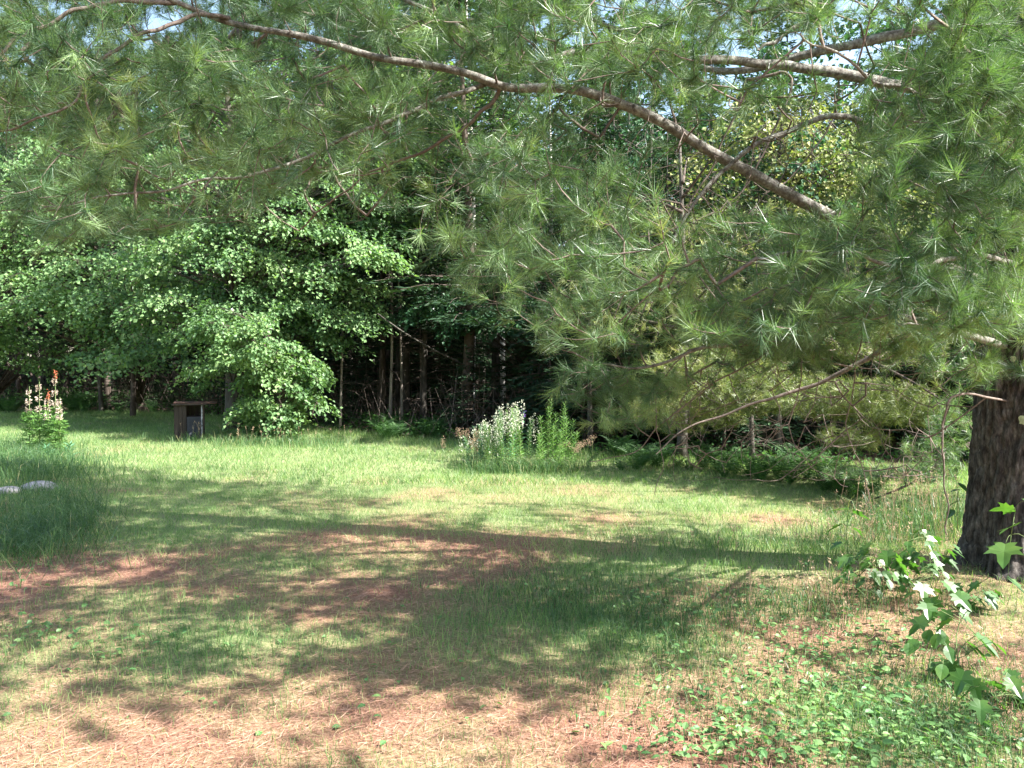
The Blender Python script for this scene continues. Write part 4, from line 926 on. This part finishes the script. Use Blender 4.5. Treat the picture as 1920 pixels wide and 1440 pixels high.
def auto(cx, cy, d, rx, ry, n, size, jd=.12):
    out = []
    for q in range(n):
        a = rng.random() * 6.283; r_ = math.sqrt(rng.random()); px_ = cx + rx * r_ * math.cos(a); py_ = cy + ry * r_ * math.sin(a)
        out.append((px_, py_, d + rng.normal() * jd, size * rng.uniform(.75, 1.2), math.atan2(rng.normal() * .6 - .4, math.cos(a) + .4 * rng.normal()), rng.uniform(.5, 1.4)))
    return out
seedling((1580, 1095), [[(1585, 1030, 5.75), (1590, 960, 5.7)]], 'maple', [(1575, 985, 5.7, .11, 3.0, .5), (1578, 1018, 5.7, .10, 3.1, .5), (1600, 960, 5.7, .12, -.6, .3), (1600, 990, 5.72, .10, .3, .7), (1590, 955, 5.65, .13, 2.6, .1)], 'slender seedling with few drooping leaves, backlit, farthest left of those by the trunk')
seedling((1640, 1120), [[(1645, 1060, 5.5), (1660, 1025, 5.45)], [(1655, 1080, 5.45), (1720, 1050, 5.4)]], 'maple', auto(1660, 1045, 5.45, 80, 30, 16, .13) + [(1650, 1075, 5.4, .12, -2.2, .5), (1690, 1080, 5.4, .11, -.8, .6)], 'broad leafy maple seedling between the slender seedling and the trunk')
seedling((1745, 1115), [[(1745, 1060, 5.5), (1735, 1010, 5.5)], [(1750, 1080, 5.45), (1775, 1040, 5.45)]], 'red', auto(1742, 1030, 5.5, 46, 42, 34, .085), 'dark many-leaved red maple seedling against the sunlit lawn, left of the trunk')
seedling((1650, 1150), [[(1655, 1110, 5.2)], [(1700, 1100, 5.2)]], 'oval', auto(1680, 1090, 5.2, 130, 28, 22, .07), 'low leafy growth in the shade below the maple seedlings')
seedling((1610, 1105), [[(1612, 1060, 5.6), (1605, 1035, 5.6)], [(1615, 1075, 5.55), (1650, 1050, 5.5)]], 'red', auto(1620, 1062, 5.55, 50, 30, 16, .09), 'many-leaved little maple seedling between the slender one and the broad one')
seedling((1810, 1150), [[(1812, 1110, 5.0), (1815, 1095, 5.0)], [(1812, 1120, 5.0), (1850, 1105, 4.95)]], 'maple', auto(1820, 1112, 4.95, 50, 22, 10, .11), 'shaded low maple seedling right against the foot of the trunk')
seedling((1740, 1160), [[(1745, 1110, 5.0), (1750, 1090, 5.0)]], 'maple', [(1730, 1095, 4.95, .13, -1.9, .8), (1770, 1090, 4.95, .13, -.9, .8), (1800, 1110, 4.9, .12, -.4, .5), (1715, 1110, 5, .11, 3.3, .5)], 'seedling with pale shiny hanging leaves at the foot of the trunk', )
seedling((1890, 1090), [[(1895, 1010, 4.4), (1905, 950, 4.35)]], 'maple', [(1885, 1020, 4.3, .17, -2.2, .6), (1905, 985, 4.3, .13, -2.8, .2), (1925, 1010, 4.3, .12, -.5, .5), (1900, 955, 4.3, .11, 2.4, .1), (1925, 940, 4.3, .10, .2, .2), (1890, 1085, 4.3, .14, -.6, .9)], 'large bright translucent maple leaves hanging in front of the trunk')
seedling((1800, 1270), [[(1795, 1180, 4.2), (1840, 1110, 4.15)], [(1800, 1220, 4.2), (1830, 1190, 4.1)]], 'maple', auto(1790, 1150, 4.15, 60, 45, 9, .11) + [(1760, 1130, 4.2, .13, 3.0, .3), (1830, 1190, 4.1, .14, -.9, .7), (1780, 1240, 4.0, .13, -2.2, .8)], 'leafy maple seedling in front of the trunk base, lower right')
seedling((1740, 1290), [[(1745, 1230, 4.0), (1760, 1180, 4.0)], [(1750, 1250, 3.95), (1810, 1230, 3.9)]], 'oval', auto(1780, 1215, 3.95, 85, 50, 22, .085), 'seedling with long oval leaves under the lower right maple seedling')
seedling((1850, 1380), [[(1860, 1320, 3.6), (1880, 1290, 3.6)], [(1850, 1340, 3.6), (1800, 1300, 3.6)]], 'maple', auto(1850, 1290, 3.65, 75, 45, 13, .10), 'leafy seedling in the lower right corner by the frame edge')
seedling((1795, 1000), [[(1796, 940, 5.9), (1792, 890, 5.95)]], 'oval', [(1797, 905, 5.9, .09, -1.3, .6), (1798, 940, 5.9, .08, 2.6, .5), (1788, 955, 5.9, .09, -2.6, .7), (1800, 918, 5.9, .07, 2.9, .2)], 'yellow-green backlit sprig climbing the left edge of the trunk')

# ------------------------------------------------------------------ flower clump in the lawn
def stalk_plant(name, base, h, lean, n_leaf, leafL, leafW, mat, label, group=None, top=None, cat='plant', droop=.3):
    root = empty(name, tuple(base)); t_ = np.linspace(0, 1, 8); P = np.stack([lean[0] * t_**1.6, lean[1] * t_**1.6, h * t_ - .02], -1)
    V, Fc = tube(P, np.linspace(.006, .003, 8), 5); MB().add(V, Fc).obj('stem', M['stem'], root, True)
    u = np.linspace(.18, .98, n_leaf); b = np.stack([np.interp(u, t_, P[:, k]) for k in range(3)], -1); a = np.arange(n_leaf) * 2.4 + rng.random()
    D_ = unit(np.stack([np.cos(a), np.sin(a), .55 - droop + .5 * u], -1)); N_ = unit(np.array([0, 0, 1.]) + rng.normal(size=(n_leaf, 3)) * .3)
    L_ = leafL * (1.15 - .55 * u) * rng.uniform(.8, 1.2, n_leaf); V, Fc = leaves(b, D_, N_, L_, leafW * (1.1 - .4 * u), .1)
    MB().add(V, Fc, np.repeat(rng.random(n_leaf), 4)).obj('foliage', mat, root, kind='stuff' if n_leaf > 300 else None)
    if top: top(root, P[-1], h)
    return tag(root, label, cat, group)
def blossoms(mat, n, rx, rz, size, name='blossoms', dz=0, prev=None):
    def f(root, tip, h):
        mb = MB(); c = tip + rdir(n) * (rng.random((n, 1))**.5) * [rx, rx, rz] + [0, 0, dz]
        for k in range(2):
            V, Fc = leaves(c, rdir(n), rdir(n), size, size * .8, .2); mb.add(V, Fc, np.repeat(rng.random(n), 4))
        mb.obj(name, M[mat], root, kind='stuff')
    return f
def spike(mat, n, r_, l_, size):
    def f(root, tip, h):
        mb = MB(); u = rng.random(n); a = rng.random(n) * 6.28; rad_ = r_ * (1 - .7 * u); c = tip + np.stack([np.cos(a) * rad_, np.sin(a) * rad_, l_ * (u - .15)], -1)
        V, Fc = leaves(c, unit(np.stack([np.cos(a), np.sin(a), .2 + 0 * a], -1)), rdir(n), size, size * .8, .3); mb.add(V, Fc, np.repeat(rng.random(n), 4)); mb.obj('flower_spike', M[mat], root)
    return f
for q, (px_, py_, hh, lx) in enumerate([(1028, 873, .92, .05), (1042, 870, .72, .0), (1052, 876, .80, .07), (1064, 872, .62, .10), (1018, 876, .70, -.04), (1060, 880, .70, .02), (1036, 880, .60, .02), (1048, 884, .55, .04), (1070, 880, .50, .1), (1026, 868, .78, .02), (1046, 866, .86, .12), (1012, 884, .5, 0)]):
    stalk_plant('tall_leafy_stalk', G(px_, py_), hh * 1.15, (lx, 0), 80, .12, .02, M['goldenrod'], 'tall green stalk with narrow leaves on the right side of the flower clump', 'narrow-leaved stalks in the flower clump', cat='plant')
for q in range(26):
    px_ = 905 + 22 * rng.normal() + (q % 4) * 26; p_ = G(px_, 876 + 5 * rng.normal()); hh = .66 * math.exp(-((px_ - 968) / 95)**2) * rng.uniform(.8, 1.15) + .16
    stalk_plant('white_flowering_plant', p_, hh * 1.1, (rng.normal() * .06, rng.normal() * .04), 70, .08, .022, M['goldenrod'] if q % 2 else M['bluegreen'], 'bushy plant topped with airy white blossom in the middle of the flower clump', 'white-flowering plants of the clump', blossoms('white_fl', 44 if q % 3 else 80, .12, .26, .021, dz=-.16))
for q in range(10):
    p_ = G(1075 + 18 * rng.normal(), 874 + 4 * rng.normal()); stalk_plant('dry_flower_stalk', p_, rng.uniform(.22, .42), (rng.normal() * .08 + .05, 0), 8, .05, .01, M['goldenrod'], 'faded tan flower head on a thin stalk at the right end of the clump', 'faded flower stalks of the clump', blossoms('seed', 70, .08, .06, .012))
for q in range(12):
    p_ = G(898 + 20 * rng.normal(), 870 + 4 * rng.normal()); stalk_plant('dry_flower_stalk', p_, rng.uniform(.25, .50), (-.06 + rng.normal() * .05, 0), 12, .05, .012, M['goldenrod'], 'pale plume on a thin stalk at the left end of the clump', 'pale plumes at the left end of the clump', blossoms('seed', 60, .05, .11, .014))
stalk_plant('delphinium', G(978, 868), .90, (.02, 0), 24, .10, .05, M['bluegreen'], 'tallest flower stem of the clump, white tip above a few violet blooms', None, spike('white_fl', 46, .022, .16, .022))
sp1 = bpy.context.scene.objects['delphinium']; mb = MB(); c = np.array([.03, -.02, .78]) + rng.normal(size=(16, 3)) * [.025, .02, .05]; V, Fc = leaves(c, rdir(16), rdir(16), .026, .02, .3); mb.add(V, Fc); mb.obj('violet_blooms', M['violet_fl'], sp1)
for (px_, hh, lb_) in [(958, .72, 'blue-green feathery leaved stem left of the tallest flower stem'), (992, .74, 'blue-green feathery leaved stem right of the tallest flower stem'), (935, .62, 'short flowering stem with a small white tuft left in the clump')]:
    stalk_plant('feathery_plant', G(px_, 872), hh, (.02, 0), 70, .10, .012, M['bluegreen'], lb_, None, blossoms('white_fl', 20, .02, .05, .016))
tallgrass([(930, 882, 36, 3, .45), (1000, 884, 36, 3, .35), (1060, 882, 22, 3, .15), (880, 872, 12, 2, .05)], 2800, .26, .006, .8, tint=.6, label='bright grass tuft around the foot of the flower clump')

# ------------------------------------------------------------------ spires at left
def lupine(px_, py_, hh, mat_, label, wh=3):
    g = G(px_, py_); root = empty('flower_spire', tuple(g)); tag(root, label, 'flower')
    V, Fc = tube([[0, 0, 0], [.01, 0, hh * .5], [.02, 0, hh]], [.008, .006, .003], 6); MB().add(V, Fc).obj('stem', M['stem'], root, True)
    mb = MB()
    for k in range(85):
        z = rng.uniform(.02, .60) * hh; a = rng.random() * 6.28; b = np.array([math.cos(a), math.sin(a), 0]) * rng.uniform(.02, .14) + [0, 0, z]
        m_ = 6; aa = np.arange(m_) * 6.28 / m_; D_ = unit(np.stack([np.cos(aa), np.sin(aa), .25 + 0 * aa], -1) + rng.normal(size=3) * .55 + [math.cos(a) * .4, math.sin(a) * .4, 0])
        V, Fc = leaves(np.repeat(b[None], m_, 0), D_, unit(np.array([[0, 0, 1.]] * m_) + rng.normal(size=(m_, 3)) * .5), .09, .022, .1); mb.add(V, Fc, rng.random())
    mb.obj('foliage', M['goldenrod'], root)
    for k in range(wh):
        z = hh * (.62 + .14 * k); n = 34; a = rng.random(n) * 6.28; c = np.stack([np.cos(a) * .02, np.sin(a) * .02, z + rng.normal(size=n) * .03], -1)
        f = MB(); V, Fc = leaves(c, unit(np.stack([np.cos(a), np.sin(a), .5 + .4 * rng.normal(size=n)], -1)), rdir(n), 0.055 * (1 - .15 * k), .020, .3); f.add(V, Fc, np.repeat(rng.random(n), 4)); f.obj('flower_whorl', mat_, root, kind='stuff')
    f = MB(); n = 30; c = np.array([.02, 0, hh]) + rng.normal(size=(n, 3)) * [.012, .012, .05]; V, Fc = leaves(c, rdir(n), rdir(n), .03, .02, .3); f.add(V, Fc, .6)
    return root, f
for (px_, py_, hh, m_, tip, lb_) in [(55, 848, 1.20, 'pink_fl', None, 'leftmost spire with dusty pink flower whorls in the left bed'), (74, 850, 1.28, 'pink_fl', None, 'second spire from the left, pink whorls and bare tip'),
                                  (90, 846, 1.02, 'pink_fl', 'red_fl', 'shortest spire with small rust tip between the pink ones'), (104, 850, 1.40, 'pink_fl', 'red_fl', 'tallest spire with rust red tip at the right of the left bed'), (112, 852, 1.0, 'pink_fl', None, 'low pink spire pressed against the tallest red-tipped one')]:
    rt, f = lupine(px_, py_, hh, M[m_], lb_)
    if tip: f.obj('flower_tip', M[tip], rt, kind='stuff')
for (px_, py_, lb_) in [(128, 858, 'broad pointed leaves of a plant right of the flower spires'), (85, 862, 'silvery low plant at the foot of the flower spires')]:
    stalk_plant('leafy_plant', G(px_, py_), .25, (.03, 0), 26, .20, .04, M['bluegreen'], lb_, droop=.2)
def stone(px_, py_, s_, label):
    g = G(px_, py_); v = rdir(60); 
    import bmesh
    bm = bmesh.new(); bmesh.ops.create_icosphere(bm, subdivisions=3, radius=1)
    for q in bm.verts:
        k_ = 1 + .35 * (float(fbm(q.co.x * 1.4 + px_, q.co.y * 1.4, q.co.z * 1.4, 3, 14)) - .5); q.co = Vector((q.co.x * s_[0] * k_, q.co.y * s_[1] * k_, q.co.z * s_[2] * k_))
    me = bpy.data.meshes.new('stone'); bm.to_mesh(me); bm.free(); me.materials.append(M['stone']); o = link('stone', me, None, (g[0], g[1], g[2] + s_[2] * .35), (0, 0, rng.random() * 3)); tag(o, label, 'stone')
stone(75, 918, (.28, .16, .08), 'pale pinkish stone half hidden in the long grass at left')
stone(18, 925, (.16, .12, .06), 'smaller pale stone at the left edge beside the larger one')
